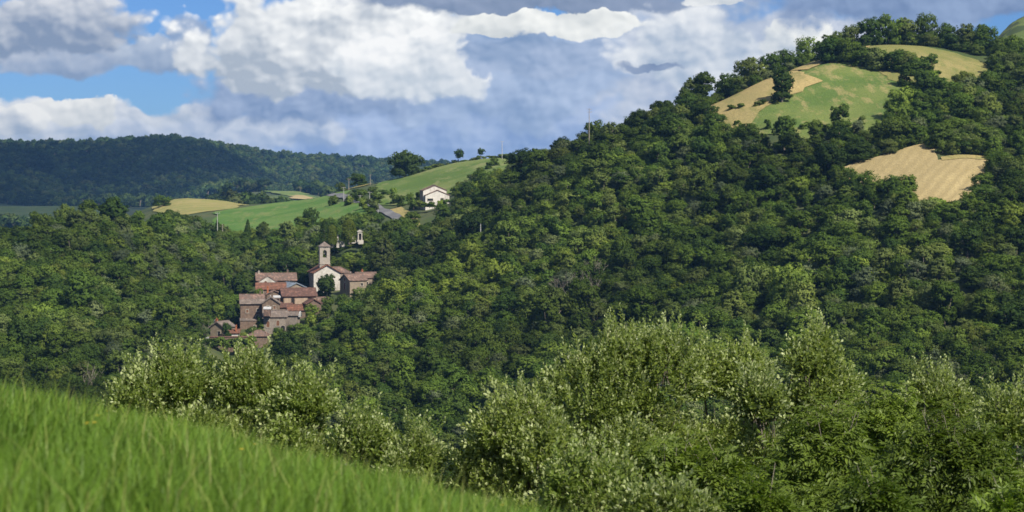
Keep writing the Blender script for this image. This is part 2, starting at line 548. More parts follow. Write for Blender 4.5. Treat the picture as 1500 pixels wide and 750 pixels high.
def field_mat(name, c1, c2, c3, row_dir=0.4, rows=0.0, big=0.02):
    m, g = new_mat(name)
    tc = g.n('ShaderNodeTexCoord').outputs['Object']
    col = g.mix(g.mrange(g.noise(tc, big * 1.5, 5, 0.6), 0.40, 0.62), c1, c2)
    col = g.mix(g.mrange(g.noise(g.vmath('MULTIPLY', tc, (1.0, 0.25, 1)), big * 8, 5, 0.65), 0.50, 0.66, 0, 0.8), col, c3)
    fine = g.noise(tc, 1.6, 3, 0.7)
    col = g.mix(0.75, col, g.mix(1.0, col, g.n('ShaderNodeCombineXYZ', inp={0: g.math('MULTIPLY_ADD', fine, 1.4, 0.3), 1: g.math('MULTIPLY_ADD', fine, 1.4, 0.3), 2: g.math('MULTIPLY_ADD', fine, 1.4, 0.3)}).outputs[0], 'MULTIPLY'))
    if rows:
        rot = g.n('ShaderNodeMapping', inp={0: tc, 2: (0, 0, row_dir)}).outputs[0]
        wv = g.n('ShaderNodeTexWave', wave_type='BANDS', inp={'Scale': rows, 'Distortion': 3.0, 'Detail': 2.0, 'Detail Scale': 0.6})
        g.link(rot, wv.inputs['Vector'])
        col = g.mix(g.math('MULTIPLY', wv.outputs['Fac'], 0.6), col, c3)
    pr = g.n('ShaderNodeBsdfPrincipled', inp={'Base Color': col, 'Roughness': 0.95, 'Specular IOR Level': 0.1})
    b = g.n('ShaderNodeBump', inp={'Strength': 0.8, 'Distance': 0.5, 'Height': g.noise(tc, 0.9, 5, 0.7)})
    g.link(b.outputs[0], pr.inputs['Normal'])
    out = g.n('ShaderNodeOutputMaterial')
    g.link(pr.outputs[0], out.inputs[0])
    return m


def tile_mat(name, c1, c2, c3):
    """canal tiles: fine ridges down the slope, mottled with lichen"""
    m, g = new_mat(name)
    tc = g.n('ShaderNodeTexCoord').outputs['Object']
    col = g.mix(g.mrange(g.noise(tc, 1.3, 6, 0.7), 0.36, 0.64), c1, c2)
    col = g.mix(g.mrange(g.noise(tc, 2.2, 5, 0.75), 0.50, 0.60), col, c3)
    col = g.mix(g.mrange(g.noise(tc, 0.9, 4, 0.7), 0.52, 0.60, 0, 0.7), col, tuple(x * 1.7 for x in c1))
    col = g.mix(g.mrange(g.noise(tc, 0.35, 3, 0.6), 0.5, 0.7, 0, 0.6), col, c3)
    wv = g.n('ShaderNodeTexWave', wave_type='BANDS', bands_direction='X', inp={'Scale': 0.75, 'Distortion': 0.6, 'Detail': 1.0})
    g.link(tc, wv.inputs['Vector'])
    pr = g.n('ShaderNodeBsdfPrincipled', inp={'Base Color': col, 'Roughness': 0.9, 'Specular IOR Level': 0.15})
    b = g.n('ShaderNodeBump', inp={'Strength': 0.7, 'Distance': 0.12, 'Height': wv.outputs['Fac']})
    g.link(b.outputs[0], pr.inputs['Normal'])
    out = g.n('ShaderNodeOutputMaterial')
    g.link(pr.outputs[0], out.inputs[0])
    return m


def wall_mat(name, c1, c2, mortar, stain):
    """rubble stone or old render with stains"""
    m, g = new_mat(name)
    tc = g.n('ShaderNodeTexCoord').outputs['Object']
    vo = g.n('ShaderNodeTexVoronoi', inp={'Scale': 2.6})
    g.link(tc, vo.inputs['Vector'])
    rv = g.n('ShaderNodeSeparateXYZ', inp={0: vo.outputs['Color']}).outputs[0]
    col = g.mix(rv, c1, c2)
    col = g.mix(g.mrange(vo.outputs['Distance'], 0.10, 0.20, 0.7, 0.0), col, mortar) if mortar else g.mix(g.mrange(g.noise(tc, 1.2, 5, 0.6), 0.4, 0.6), c1, c2)
    col = g.mix(g.mrange(g.noise(g.vmath('MULTIPLY', tc, (1, 1, 0.4)), 0.55, 5, 0.65), 0.48, 0.68, 0, 0.8), col, stain)
    pr = g.n('ShaderNodeBsdfPrincipled', inp={'Base Color': col, 'Roughness': 0.95, 'Specular IOR Level': 0.1})
    b = g.n('ShaderNodeBump', inp={'Strength': 0.6, 'Distance': 0.08, 'Height': g.noise(tc, 3.5, 5, 0.7)})
    g.link(b.outputs[0], pr.inputs['Normal'])
    out = g.n('ShaderNodeOutputMaterial')
    g.link(pr.outputs[0], out.inputs[0])
    return m


M = {}
M['ground'] = surf_mat('forest_floor', (0.035, 0.055, 0.018), (0.075, 0.085, 0.032), 0.12, 6, (0.05, 0.075, 0.02), 0.02, bump=0.4, bscale=0.6)
M['oak'] = leaf_mat('oak_leaves', [(0.0, (0.052, 0.090, 0.015)), (0.3, (0.072, 0.116, 0.018)), (0.6, (0.088, 0.130, 0.021)), (0.8, (0.100, 0.140, 0.032)), (0.92, (0.116, 0.148, 0.048)), (1.0, (0.114, 0.144, 0.027))])
M['pale'] = leaf_mat('pale_leaves', [(0.0, (0.085, 0.115, 0.06)), (0.5, (0.115, 0.14, 0.075)), (1.0, (0.13, 0.16, 0.06))], back=(0.16, 0.19, 0.13))
M['bright'] = leaf_mat('bright_leaves', [(0.0, (0.088, 0.138, 0.022)), (0.5, (0.115, 0.165, 0.027)), (1.0, (0.14, 0.18, 0.03))])
M['dark'] = leaf_mat('dark_leaves', [(0.0, (0.036, 0.068, 0.013)), (0.5, (0.050, 0.086, 0.016)), (1.0, (0.062, 0.100, 0.019))])
M['topiary'] = leaf_mat('clipped_leaves', [(0.0, (0.085, 0.115, 0.015)), (1.0, (0.10, 0.125, 0.018))])
M['rust'] = leaf_mat('browned_leaves', [(0.0, (0.11, 0.075, 0.03)), (1.0, (0.13, 0.09, 0.035))])
M['far'] = leaf_mat('far_leaves', [(0.0, (0.026, 0.052, 0.014)), (0.4, (0.042, 0.074, 0.018)), (0.75, (0.060, 0.092, 0.022)), (1.0, (0.090, 0.110, 0.034))])
M['bark'] = surf_mat('bark', (0.10, 0.085, 0.065), (0.18, 0.155, 0.125), 3.0, 5, bump=0.5)
M['twig'] = surf_mat('bare_twigs', (0.20, 0.175, 0.14), (0.30, 0.26, 0.21), 3.0, 5)
M['branch'] = surf_mat('lichen_branch', (0.30, 0.25, 0.17), (0.42, 0.30, 0.10), 5.0, 5, (0.45, 0.42, 0.35), 3.0, bump=0.3)

# ------------------------------------------------------------------ the ground sheet
nA, nR = ZG.shape
GV = np.stack([RGM * np.sin(AZM), RGM * np.cos(AZM), ZG], -1).reshape(-1, 3)
ii, jj = np.meshgrid(np.arange(nA - 1), np.arange(nR - 1), indexing='ij')
q = (ii * nR + jj).ravel()
GF = np.stack([q, q + 1, q + nR + 1, q + nR], -1)[:, ::-1]
cap = np.arange(nA) * nR
link('ground', np_mesh('ground', GV, GF, [M['ground']], smooth=True), kind='structure')

# ------------------------------------------------------------------ fields, drawn on the ground
FIELD_POLYS = []


def poly_xy(pts, r0, r1):
    out = []
    for p in pts:
        if len(p) == 3:            # (px, 'r', distance)
            out.append(on(p[0], p[2]))
        else:
            out.append(cast(p[0], p[1], r0, r1))
    return np.array(out)


def inside(poly, x, y):
    c = np.zeros(len(x), bool)
    n = len(poly)
    for i in range(n):
        x0, y0 = poly[i]; x1, y1 = poly[(i + 1) % n]
        if y0 == y1:
            continue
        c ^= ((y0 > y) != (y1 > y)) & (x < (x1 - x0) * (y - y0) / (y1 - y0) + x0)
    return c


def drape(name, poly, mat, step, lift, **props):
    P = np.asarray(poly)
    # denser outline with a little irregularity
    rng = np.random.default_rng(len(P) * 7 + int(abs(P[0, 0])))
    out = []
    for i in range(len(P)):
        a, b = P[i], P[(i + 1) % len(P)]
        n = max(1, int(np.hypot(*(b - a)) / step))
        for k in range(n):
            p = a + (b - a) * k / n
            out.append(p + (rng.normal(0, step * 0.12, 2) if k else 0))
    out = np.array(out)
    x0, y0 = P.min(0); x1, y1 = P.max(0)
    gx, gy = np.meshgrid(np.arange(x0, x1, step), np.arange(y0, y1, step))
    gp = np.stack([gx.ravel(), gy.ravel()], 1) + rng.uniform(-.2, .2, (gx.size, 2)) * step
    gp = gp[inside(out, gp[:, 0], gp[:, 1])]
    allp = [Vector((float(a), float(b))) for a, b in np.concatenate([out, gp])]
    n = len(out)
    vs, es, fs, *_ = geometry.delaunay_2d_cdt(allp, [], [list(range(n))], 1, 1e-4)
    V = np.array([(v.x, v.y) for v in vs])
    z = hgt(V[:, 0], V[:, 1]) + lift
    tri = np.array([f for f in fs if len(f) == 3])
    a, b, c = V[tri[:, 0]], V[tri[:, 1]], V[tri[:, 2]]
    cr = (b[:, 0] - a[:, 0]) * (c[:, 1] - a[:, 1]) - (b[:, 1] - a[:, 1]) * (c[:, 0] - a[:, 0])
    tri[cr < 0] = tri[cr < 0][:, ::-1]
    return link(name, np_mesh(name, np.column_stack([V, z]), tri, [mat], smooth=True), kind='structure', **props)


M['meadow'] = field_mat('meadow_green', (0.085, 0.138, 0.030), (0.14, 0.178, 0.052), (0.19, 0.20, 0.08))
M['meadow2'] = field_mat('lush_green', (0.068, 0.142, 0.028), (0.105, 0.172, 0.042), (0.15, 0.18, 0.06))
M['patchy'] = field_mat('patchy_green', (0.085, 0.135, 0.032), (0.13, 0.165, 0.045), (0.26, 0.225, 0.095), big=0.03)
M['wheat'] = field_mat('ripe_wheat', (0.33, 0.262, 0.13), (0.39, 0.31, 0.155), (0.27, 0.215, 0.105), 0.5, 0.10)
M['wheat2'] = field_mat('dry_grass', (0.34, 0.265, 0.115), (0.26, 0.22, 0.09), (0.19, 0.18, 0.065), 0.5)
M['olive'] = field_mat('olive_stubble', (0.23, 0.21, 0.075), (0.19, 0.20, 0.06), (0.28, 0.24, 0.10), 0.9, 0.03)
M['farfield'] = field_mat('far_pasture', (0.06, 0.095, 0.03), (0.085, 0.12, 0.035), (0.12, 0.13, 0.05))  # tone taken darker to stand in for cloud shade on the left field
M['bank'] = field_mat('dry_bank', (0.30, 0.24, 0.10), (0.22, 0.21, 0.07), (0.14, 0.17, 0.05))
M['asphalt'] = surf_mat('asphalt', (0.11, 0.11, 0.115), (0.14, 0.14, 0.145), 0.4, 5, (0.17, 0.17, 0.17), 0.1)


def field(name, pts, r0, r1, mat, step=4.0, lift=0.3, label=None):
    P = poly_xy(pts, r0, r1)
    FIELD_POLYS.append(P)
    return drape(name, P, M[mat], step, lift)


# upper right fields
field('pasture', [(1045, 185), (1060, 160), (1122, 124), (1165, 108), (1200, 'r', 664), (1250, 'r', 680), (1275, 'r', 668), (1322, 124), (1340, 150), (1290, 195), (1180, 205), (1060, 200)], 560, 690, 'patchy', 3.5)
field('wheat_field', [(1030, 172), (1045, 152), (1085, 135), (1122, 116), (1160, 106), (1186, 113), (1206, 121), (1160, 141), (1112, 166), (1095, 190), (1045, 190)], 570, 690, 'wheat2', 3.5, 0.5)
field('dry_grass_bank', [(1157, 106), (1175, 92), (1205, 'r', 672), (1240, 'r', 684), (1275, 'r', 690), (1270, 74), (1240, 84), (1205, 95), (1184, 104)], 600, 700, 'wheat2', 3.0, 0.55)
M['drypasture'] = field_mat('dry_pasture', (0.17, 0.17, 0.055), (0.25, 0.215, 0.085), (0.13, 0.155, 0.045), big=0.03)
field('upper_pasture', [(1262, 'r', 686), (1300, 'r', 694), (1350, 'r', 698), (1400, 'r', 700), (1448, 96), (1445, 120), (1380, 138), (1300, 118), (1265, 84)], 600, 712, 'drypasture', 3.5, 0.45)
# lower right wheat
field('wheat_field', [(1212, 256), (1250, 240), (1300, 227), (1352, 212), (1372, 218), (1374, 236), (1455, 238), (1459, 274), (1400, 296), (1350, 304), (1300, 290), (1230, 272)], 470, 580, 'wheat', 3.0)
field('grass_verge', [(1378, 232), (1450, 231), (1450, 236), (1380, 237)], 520, 590, 'bank', 2.5, 0.42)
# far right green hill
field('hill_pasture', [(1440, 'r', 745), (1440, 'r', 900), (1500, 'r', 925), (1650, 'r', 935), (1650, 'r', 745)], 700, 1000, 'meadow', 8)
# green fields behind the village
field('crest_field', [(545, 'r', 800), (552, 'r', 938), (590, 'r', 925), (640, 'r', 928), (700, 'r', 912), (760, 'r', 905), (800, 'r', 860), (800, 'r', 740), (720, 'r', 735), (665, 'r', 775), (600, 'r', 775)], 700, 1000, 'meadow', 7)
field('valley_field', [(310, 'r', 770), (316, 'r', 900), (370, 'r', 928), (430, 'r', 940), (490, 'r', 938), (515, 'r', 905), (480, 'r', 860), (548, 'r', 815), (545, 'r', 775), (460, 'r', 748), (400, 'r', 758)], 700, 1000, 'meadow2', 7)
field('stubble_field', [(222, 'r', 985), (240, 'r', 1008), (300, 'r', 1022), (350, 'r', 1030), (372, 'r', 980), (335, 'r', 912), (300, 'r', 905), (235, 'r', 900)], 850, 1050, 'olive', 7)
# far small fields in front of the long hill
field('far_field', [(-60, 283), (55, 288), (110, 296), (185, 305), (140, 318), (60, 322), (-60, 322)], 1500, 2500, 'farfield', 25, 1.2)
field('far_field', [(345, 296), (392, 289), (470, 290), (470, 302), (345, 304)], 1300, 2500, 'farfield', 20, 1.0)
field('far_field', [(388, 282), (398, 279), (455, 289), (468, 294), (430, 292)], 1300, 2750, 'meadow', 20, 1.4)
field('far_wheat', [(425, 290), (445, 289), (458, 293), (448, 295), (428, 294)], 1300, 2750, 'wheat', 12, 1.8)
field('far_wheat', [(355, 276), (372, 277), (370, 281), (356, 280)], 1900, 2850, 'wheat2', 12, 1.4)


def strip(name, pts, width, mat, lift, wz=None):
    """a road or bank: a ribbon along ground points given as (px, distance)"""
    C = np.array([on(a, b) for a, b in pts])
    t = np.linspace(0, len(C) - 1, (len(C) - 1) * 10 + 1)
    c = np.column_stack([np.interp(t, np.arange(len(C)), C[:, k]) for k in (0, 1)])
    c = gsmooth(c, 3.0, 0)
    d = np.gradient(c, axis=0); d /= np.linalg.norm(d, axis=1)[:, None]
    nrm = np.column_stack([-d[:, 1], d[:, 0]])
    V = []
    for s in (-1, -0.33, 0.33, 1):
        p = c + nrm * s * width / 2
        V.append(np.column_stack([p, hgt(p[:, 0], p[:, 1]) + lift]))
    n = len(c)
    V = np.concatenate(V)
    Fq = [(s * n + i, s * n + i + 1, (s + 1) * n + i + 1, (s + 1) * n + i) for s in range(3) for i in range(n - 1)]
    FIELD_POLYS.append(np.concatenate([c + nrm * (width / 2 + 2.5), (c - nrm * (width / 2 + 2.5))[::-1]]))
    return link(name, np_mesh(name, V, np.array(Fq), [M[mat]], smooth=True), kind='structure')


strip('road', [(480, 925), (505, 880), (512, 850), (520, 830), (545, 800), (558, 775), (572, 752), (590, 715), (600, 690)], 3.8, 'asphalt', 0.5)
strip('verge', [(575, 770), (588, 745), (600, 715), (606, 690)], 6.0, 'bank', 0.42)
strip('verge', [(478, 936), (512, 932), (545, 928)], 14.0, 'bank', 0.45)

# ------------------------------------------------------------------ trees: crowns of leaf clumps on a trunk with limbs
def frames(n, rng):
    """two unit tangents for each normal"""
    n = n / np.linalg.norm(n, axis=1)[:, None]
    t = rng.normal(size=n.shape)
    t -= (t * n).sum(1)[:, None] * n
    t /= np.linalg.norm(t, axis=1)[:, None]
    return n, t, np.cross(n, t)


def unit(rng, k):
    v = rng.normal(size=(k, 3))
    return v / np.linalg.norm(v, axis=1)[:, None]


def crown(rng, R, zb, zt, nl, nclump, per, ls, top=0.75, skirt=0.0):
    """lobes -> clumps -> leaf faces; R crown radius, zb..zt crown from bottom to top"""
    zc = (zb + zt) / 2; hz = (zt - zb) / 2
    lob = []
    for i in range(nl):
        u = unit(rng, 1)[0]
        s = rng.uniform(0.35, 0.72)
        w = 1.0 if u[2] > -0.2 else 0.8
        c = np.array([u[0] * R * s * w, u[1] * R * s * w, zc + u[2] * hz * s])
        lob.append((c, R * rng.uniform(0.30, 0.50)))
    lob.append((np.array([0, 0, zc + hz * 0.35]), R * 0.5))
    for i in range(int(nl * skirt)):
        a = rng.uniform(0, 6.28)
        lob.append((np.array([math.cos(a) * R * 0.6, math.sin(a) * R * 0.6, zb + 0.2 * hz]), R * rng.uniform(0.28, 0.42)))
    C = np.array([l[0] for l in lob]); L = np.array([l[1] for l in lob])
    V = []; T = []; NV = []
    ctr = np.array([0, 0, zc - 0.3 * hz])
    for (c, r) in lob:
        kf = 26
        uf = unit(rng, kf)
        qf = c + uf * r * rng.uniform(0.45, 0.7, (kf, 1)) * np.array([1, 1, 0.85])
        nf, f1, f2 = frames(uf + rng.normal(size=(kf, 3)) * 0.3, rng)
        sf_ = ls * 1.7
        V.append(np.stack([qf - f1 * sf_ * 0.6, qf - f2 * sf_ * 0.5, qf + f1 * sf_ * 0.6, qf + f2 * sf_ * 0.5], 1))
        cdf = (qf - ctr) / np.linalg.norm(qf - ctr, axis=1)[:, None]
        vnf = uf + cdf * 0.5
        NV.append(np.repeat(vnf / np.linalg.norm(vnf, axis=1)[:, None], 4, 0))
        T.append(np.clip(rng.normal(0.4, 0.12, kf), 0, 1))
        d = unit(rng, nclump)
        d = d[d[:, 2] > -0.6]
        cc = c + d * r * rng.uniform(0.75, 1.08, (len(d), 1)) * np.array([1, 1, 0.85])
        dist = np.linalg.norm(cc[:, None] - C[None], axis=2) / L[None]
        keep = (dist < 0.72).sum(1) == 0
        cc, d = cc[keep], d[keep]
        for p, dd in zip(cc, d):
            k = per
            u = unit(rng, k)
            rc = r * rng.uniform(0.28, 0.46)
            q = p + u * rc * rng.uniform(0.35, 1.0, (k, 1)) * np.array([1, 1, 0.75])
            nn = u * 0.6 + dd * 0.6 + np.array([0, 0, 0.25]) + rng.normal(size=(k, 3)) * 0.34
            n_, t1, t2 = frames(nn, rng)
            s = ls * rng.uniform(0.6, 1.25, (k, 1))
            V.append(np.stack([q - t1 * s * 0.62, q - t2 * s * 0.42 + n_ * s * 0.12, q + t1 * s * 0.62, q + t2 * s * 0.42 + n_ * s * 0.12], 1))
            cd = (q - ctr) / np.linalg.norm(q - ctr, axis=1)[:, None]
            vn = u * 0.50 + dd * 0.55 + cd * 0.50 + n_ * 0.20
            NV.append(np.repeat(vn / np.linalg.norm(vn, axis=1)[:, None], 4, 0))
            ct = rng.uniform(0.2, 0.8)
            T.append(np.clip(ct + rng.normal(0, 0.16, k), 0, 1))
    V = np.concatenate(V).reshape(-1, 3); T = np.concatenate(T)
    Fq = np.arange(len(V)).reshape(-1, 4)
    return V, Fq, T, C, L, np.concatenate(NV)


def trunk_mb(rng, C, R, zb, zt, rad, n=6):
    mb = MB()
    fork = zb * 0.75 + 0.25 * zt
    j = lambda s: Vector((rng.normal(0, s), rng.normal(0, s), 0))
    a, b = j(0.1), j(0.25)
    mb.tube([(0, 0, -0.8), (0, 0, 0.2), a + Vector((0, 0, fork * 0.5)), b + Vector((0, 0, fork)), b + j(0.3) + Vector((0, 0, (fork + zt) / 2))],
            [rad * 1.5, rad * 1.15, rad * 0.95, rad * 0.8, rad * 0.35], n)
    for c in C[:9]:
        c = Vector(c)
        s = b + Vector((0, 0, fork * rng.uniform(0.8, 1.0)))
        m = s.lerp(c, 0.5) + Vector((0, 0, 0.2)) + j(0.2)
        mb.tube([s, m, c, c + (c - s) * 0.15], [rad * 0.45, rad * 0.3, rad * 0.15, rad * 0.06], 5)
    return mb


VARS = {}      # kind -> dict(crown mesh, trunk mesh, joined mesh, R, H)


def make_variant(key, seed, R, zb, zt, nl, nclump, per, ls, mat, rad=0.22, skirt=0.0):
    rng = np.random.default_rng(seed)
    V, Fq, T, C, L, NV = crown(rng, R, zb, zt, nl, nclump, per, ls, skirt=skirt)
    cm = np_mesh('crown', V, Fq, [M[mat]], attrs={'tint': ('FACE', T)}, normals=NV)
    tm_b = trunk_mb(rng, C, R, zb, zt, rad)
    tm = tm_b.mesh('trunk', M['bark'])
    tv = np.array(tm_b.v); n0 = len(V)
    quads = np.array([f for f in tm_b.f if len(f) == 4]) + n0
    jm = np_mesh('tree', np.concatenate([V, tv]), np.concatenate([Fq, quads]), [M[mat], M['bark']],
                 midx=np.concatenate([np.zeros(len(Fq)), np.ones(len(quads))]),
                 attrs={'tint': ('FACE', np.concatenate([T, np.full(len(quads), 0.5)]))},
                 normals=np.concatenate([NV, (tv - [0, 0, zb]) / np.linalg.norm(tv - [0, 0, zb], axis=1)[:, None]]))
    VARS[key] = dict(crown=cm, trunk=tm, joined=jm, R=R, H=zt)


# woodland trees, about 8 m across and 8-10 m tall
for i, (R_, H_, n_) in enumerate([(3.9, 7.4, 11), (3.3, 8.8, 12), (4.4, 6.8, 14), (3.6, 7.8, 8), (3.0, 9.6, 12), (4.1, 7.2, 17), (3.5, 6.4, 9)]):
    make_variant('oak%d' % i, 10 + i, R_, 0.7, H_, n_, 26, 19, 0.33, 'oak', skirt=0.6)
for i in range(2):
    make_variant('dark%d' % i, 30 + i, 3.9, 0.8, 8.6, 13, 22, 19, 0.38, 'dark', skirt=0.6)
for i in range(2):
    make_variant('pale%d' % i, 40 + i, 3.7, 0.9, 8.0, 12, 22, 18, 0.36, 'pale', skirt=0.5)
for i in range(2):
    make_variant('bright%d' % i, 50 + i, 3.6, 0.8, 7.4, 12, 22, 18, 0.36, 'bright', skirt=0.5)
make_variant('tall0', 60, 3.6, 1.2, 11.0, 16, 22, 18, 0.40, 'oak', rad=0.26, skirt=0.2)
make_variant('shrub0', 61, 2.0, 0.1, 3.2, 7, 12, 12, 0.34, 'oak', rad=0.09, skirt=0.5)
make_variant('shrub1', 62, 2.0, 0.1, 3.0, 7, 12, 12, 0.34, 'bright', rad=0.09, skirt=0.5)
make_variant('round0', 63, 6.4, 1.0, 11.4, 34, 20, 20, 0.62, 'dark', rad=0.4, skirt=0.4)
for i in range(2):
    make_variant('lone%d' % i, 66 + i, 3.6, 1.3, 9.6, 26, 20, 20, 0.42, 'dark', rad=0.26, skirt=0.15)
make_variant('open0', 64, 3.0, 2.6, 6.6, 7, 9, 12, 0.42, 'dark', rad=0.16)
make_variant('rust0', 65, 2.6, 1.0, 6.0, 7, 12, 12, 0.42, 'rust', rad=0.15, skirt=0.2)
for i in range(3):
    make_variant('far%d' % i, 70 + i, 4.6, 1.0, 8.5 + i * 0.5, 7, 9, 10, 1.05, 'far', skirt=0.3)


def make_column(key, seed, R, H, mat, n, ls, taper):
    """cypress or clipped evergreen: a dense column"""
    rng = np.random.default_rng(seed)
    z = rng.uniform(0.02, 1.0, n)
    a = rng.uniform(0, 2 * math.pi, n)
    prof = np.clip(np.where(z < 0.12, 0.75 + z * 2.0, 1.0) * (1 - z ** taper) ** 0.6, 0.02, 1)
    prof *= 1 + 0.10 * np.sin(a * 3 + z * 9) + 0.07 * np.sin(a * 5 - z * 17)
    rr = R * prof * rng.uniform(0.8, 1.04, n)
    p = np.column_stack([np.cos(a) * rr, np.sin(a) * rr, z * H])
    nn = np.column_stack([np.cos(a), np.sin(a), np.full(n, 0.45)]) + rng.normal(size=(n, 3)) * 0.4
    n_, t1, t2 = frames(nn, rng)
    s = ls * rng.uniform(0.6, 1.2, (n, 1))
    V = np.stack([p - t1 * s * 0.6, p - t2 * s * 0.4 + n_ * s * 0.1, p + t1 * s * 0.6, p + t2 * s * 0.4 + n_ * s * 0.1], 1).reshape(-1, 3)
    cm = np_mesh('crown', V, np.arange(len(V)).reshape(-1, 4), [M[mat]], attrs={'tint': ('FACE', np.clip(rng.normal(0.5, 0.2, n), 0, 1))})
    tm = MB().tube([(0, 0, -0.6), (0, 0, H * 0.5), (0, 0, H * 0.95)], [R * 0.18, R * 0.12, 0.03]).mesh('trunk', M['bark'])
    VARS[key] = dict(crown=cm, trunk=tm, joined=None, R=R, H=H)


make_column('cypress', 80, 1.2, 9.0, 'dark', 1500, 0.34, 2.0)
make_column('topiary', 81, 1.7, 6.2, 'topiary', 2200, 0.32, 5.0)

# a leafless tree
def bare_tree(seed, H):
    rng = random.Random(seed)
    mb = MB()

    def grow(p, d, l, r, lev):
        q1 = p + d * l * 0.5 + Vector((rng.gauss(0, .06), rng.gauss(0, .06), 0)) * l
        q2 = p + d * l
        mb.tube([p, q1, q2], [r, r * 0.8, r * 0.55], 4)
        if lev == 0:
            return
        for k in range(3 if lev > 1 else 4):
            nd = (d + Vector((rng.gauss(0, .5), rng.gauss(0, .5), rng.gauss(0.15, .25)))).normalized()
            grow(q1.lerp(q2, rng.uniform(0.3, 1.0)), nd, l * rng.uniform(0.5, 0.75), r * 0.5, lev - 1)
    for k in range(3):
        grow(Vector((rng.gauss(0, .3), rng.gauss(0, .3), -0.5)), Vector((rng.gauss(0, .18), rng.gauss(0, .18), 1)).normalized(), H * 0.5, 0.10, 3)
    return mb


BARE = [bare_tree(90 + i, 8.0).mesh('branches', M['twig']) for i in range(2)]


def put_tree(name, key, x, y, sxy, sz, rz, label, cat, group=None, z=None):
    v = VARS[key]
    zz = h1(x, y) if z is None else z
    o = empty(name, (x, y, zz - 0.1), rz, label=label, category=cat)
    o.scale = (sxy, sxy, sz)
    if group:
        o['group'] = group
    link('crown', v['crown'], o)
    link('trunk', v['trunk'], o)
    return o


# ---- spread the woodland
def dome_hidden(x, y, top):
    """true where a point at height top lies well below the skyline of the nearer canopy"""
    r = np.hypot(x, y)
    az = np.arctan2(x, y)
    rs = np.exp(np.linspace(np.log(260), np.log(3200), 150))
    el = np.full((len(x),), -9.0)
    for q in rs:
        m = q < r - 14
        if not m.any():
            continue
        xx = np.sin(az[m]) * q; yy = np.cos(az[m]) * q
        e = (hgt(xx, yy) + 2.0 - CAM[2]) / q
        el[m] = np.maximum(el[m], e)
    return (top - CAM[2]) / r < el - 0.004


def hexgrid(x0, x1, y0, y1, s, rng, jit=0.33):
    ys = np.arange(y0, y1, s * 0.87)
    out = []
    for k, yv in enumerate(ys):
        xs = np.arange(x0 + (k % 2) * s / 2, x1, s)
        out.append(np.column_stack([xs, np.full(len(xs), yv)]))
    P = np.concatenate(out)
    return P + rng.uniform(-jit, jit, P.shape) * s


VILLAGE = np.array([(296, 548), (340, 546), (400, 552), (430, 564), (480, 572), (520, 584), (556, 596), (560, 640), (520, 642), (470, 650), (420, 648), (366, 644), (352, 610), (330, 600), (296, 596)], float)
CLEAR = [   # open ground that carries no wood, as (px, distance)
    np.array([(470, 645), (540, 645), (540, 668), (470, 668)], float),          # burial ground
    np.array([(606, 690), (664, 690), (672, 775), (600, 775)], float),          # hill house
    np.array([(556, 690), (606, 690), (606, 950), (300, 1040), (218, 1040), (218, 880), (310, 765), (460, 742), (545, 740)], float),
    np.array([(606, 765), (720, 728), (800, 728), (830, 1000), (600, 1000)], float),
    np.array([(1108, 568), (1182, 568), (1182, 612), (1108, 612)], float),       # in front of the lone field oak
    np.array([(1335, 499), (1425, 501), (1425, 520), (1335, 520)], float),       # in front of the lower wheat
    np.array([(396, 735), (424, 735), (424, 752), (396, 752)], float),
    np.array([(1440, 722), (1700, 722), (1700, 1200), (1440, 1200)], float),
    np.array([(1040, 606), (1180, 606), (1290, 636), (1330, 640), (1400, 636), (1452, 645), (1452, 704), (1300, 712), (1200, 694), (1120, 652), (1040, 640)], float),
]


def wood_mask(P):
    x, y = P[:, 0], P[:, 1]
    r = np.hypot(x, y); px = px_of(x, y)
    ok = np.ones(len(P), bool)
    for F_ in FIELD_POLYS:
        ok &= ~inside(F_, x, y)
    for c in [VILLAGE] + CLEAR:
        ok &= ~inside(c, px, r)
    return ok, px, r


rng = np.random.default_rng(5)
P = hexgrid(-330, 330, 290, 800, 4.2, rng, 0.5)
ok, px, r = wood_mask(P)
ok &= (px > -140) & (px < 1640) & (r > 310) & (r < 800)
ok &= ~((px < 240) & (r > 705))
P = P[ok]; px = px[ok]; r = r[ok]
zg = hgt(P[:, 0], P[:, 1])
hid = dome_hidden(P[:, 0], P[:, 1], zg + 9)
P, px, r, zg = P[~hid], px[~hid], r[~hid], zg[~hid]
# kinds of tree come in drifts
def drift(x, y, f, ph):
    return np.sin(x * f + ph) * np.cos(y * f * 1.3 + ph * 2.1) + 0.5 * np.sin((x + y) * f * 2.3 + ph)


WOOD_KEYS = ['bright0', 'bright1', 'dark0', 'dark1', 'oak0', 'oak1', 'oak2', 'oak3', 'oak4', 'oak5', 'oak6', 'pale0', 'pale1', 'shrub0', 'tall0']
u = rng.random(len(P))
d1 = drift(P[:, 0], P[:, 1], 0.045, 1.0); d2 = drift(P[:, 0], P[:, 1], 0.06, 3.0)
kind = np.array([WOOD_KEYS.index('oak%d' % k) for k in rng.integers(0, 7, len(P))])
pp = np.clip(0.05 + 0.14 * (d1 > 0.5), 0, 1)
kind = np.where(u < pp, rng.integers(11, 13, len(P)), kind)
kind = np.where((u > 0.93 - 0.08 * (d2 > 0.6)), rng.integers(0, 2, len(P)), kind)
kind = np.where((u > 0.5) & (u < 0.62 + 0.12 * (d2 < -0.6)), rng.integers(2, 4, len(P)), kind)
kind = np.where((u > 0.40) & (u < 0.44), 14, kind)
kind = np.where((u > 0.30) & (u < 0.36), 13, kind)
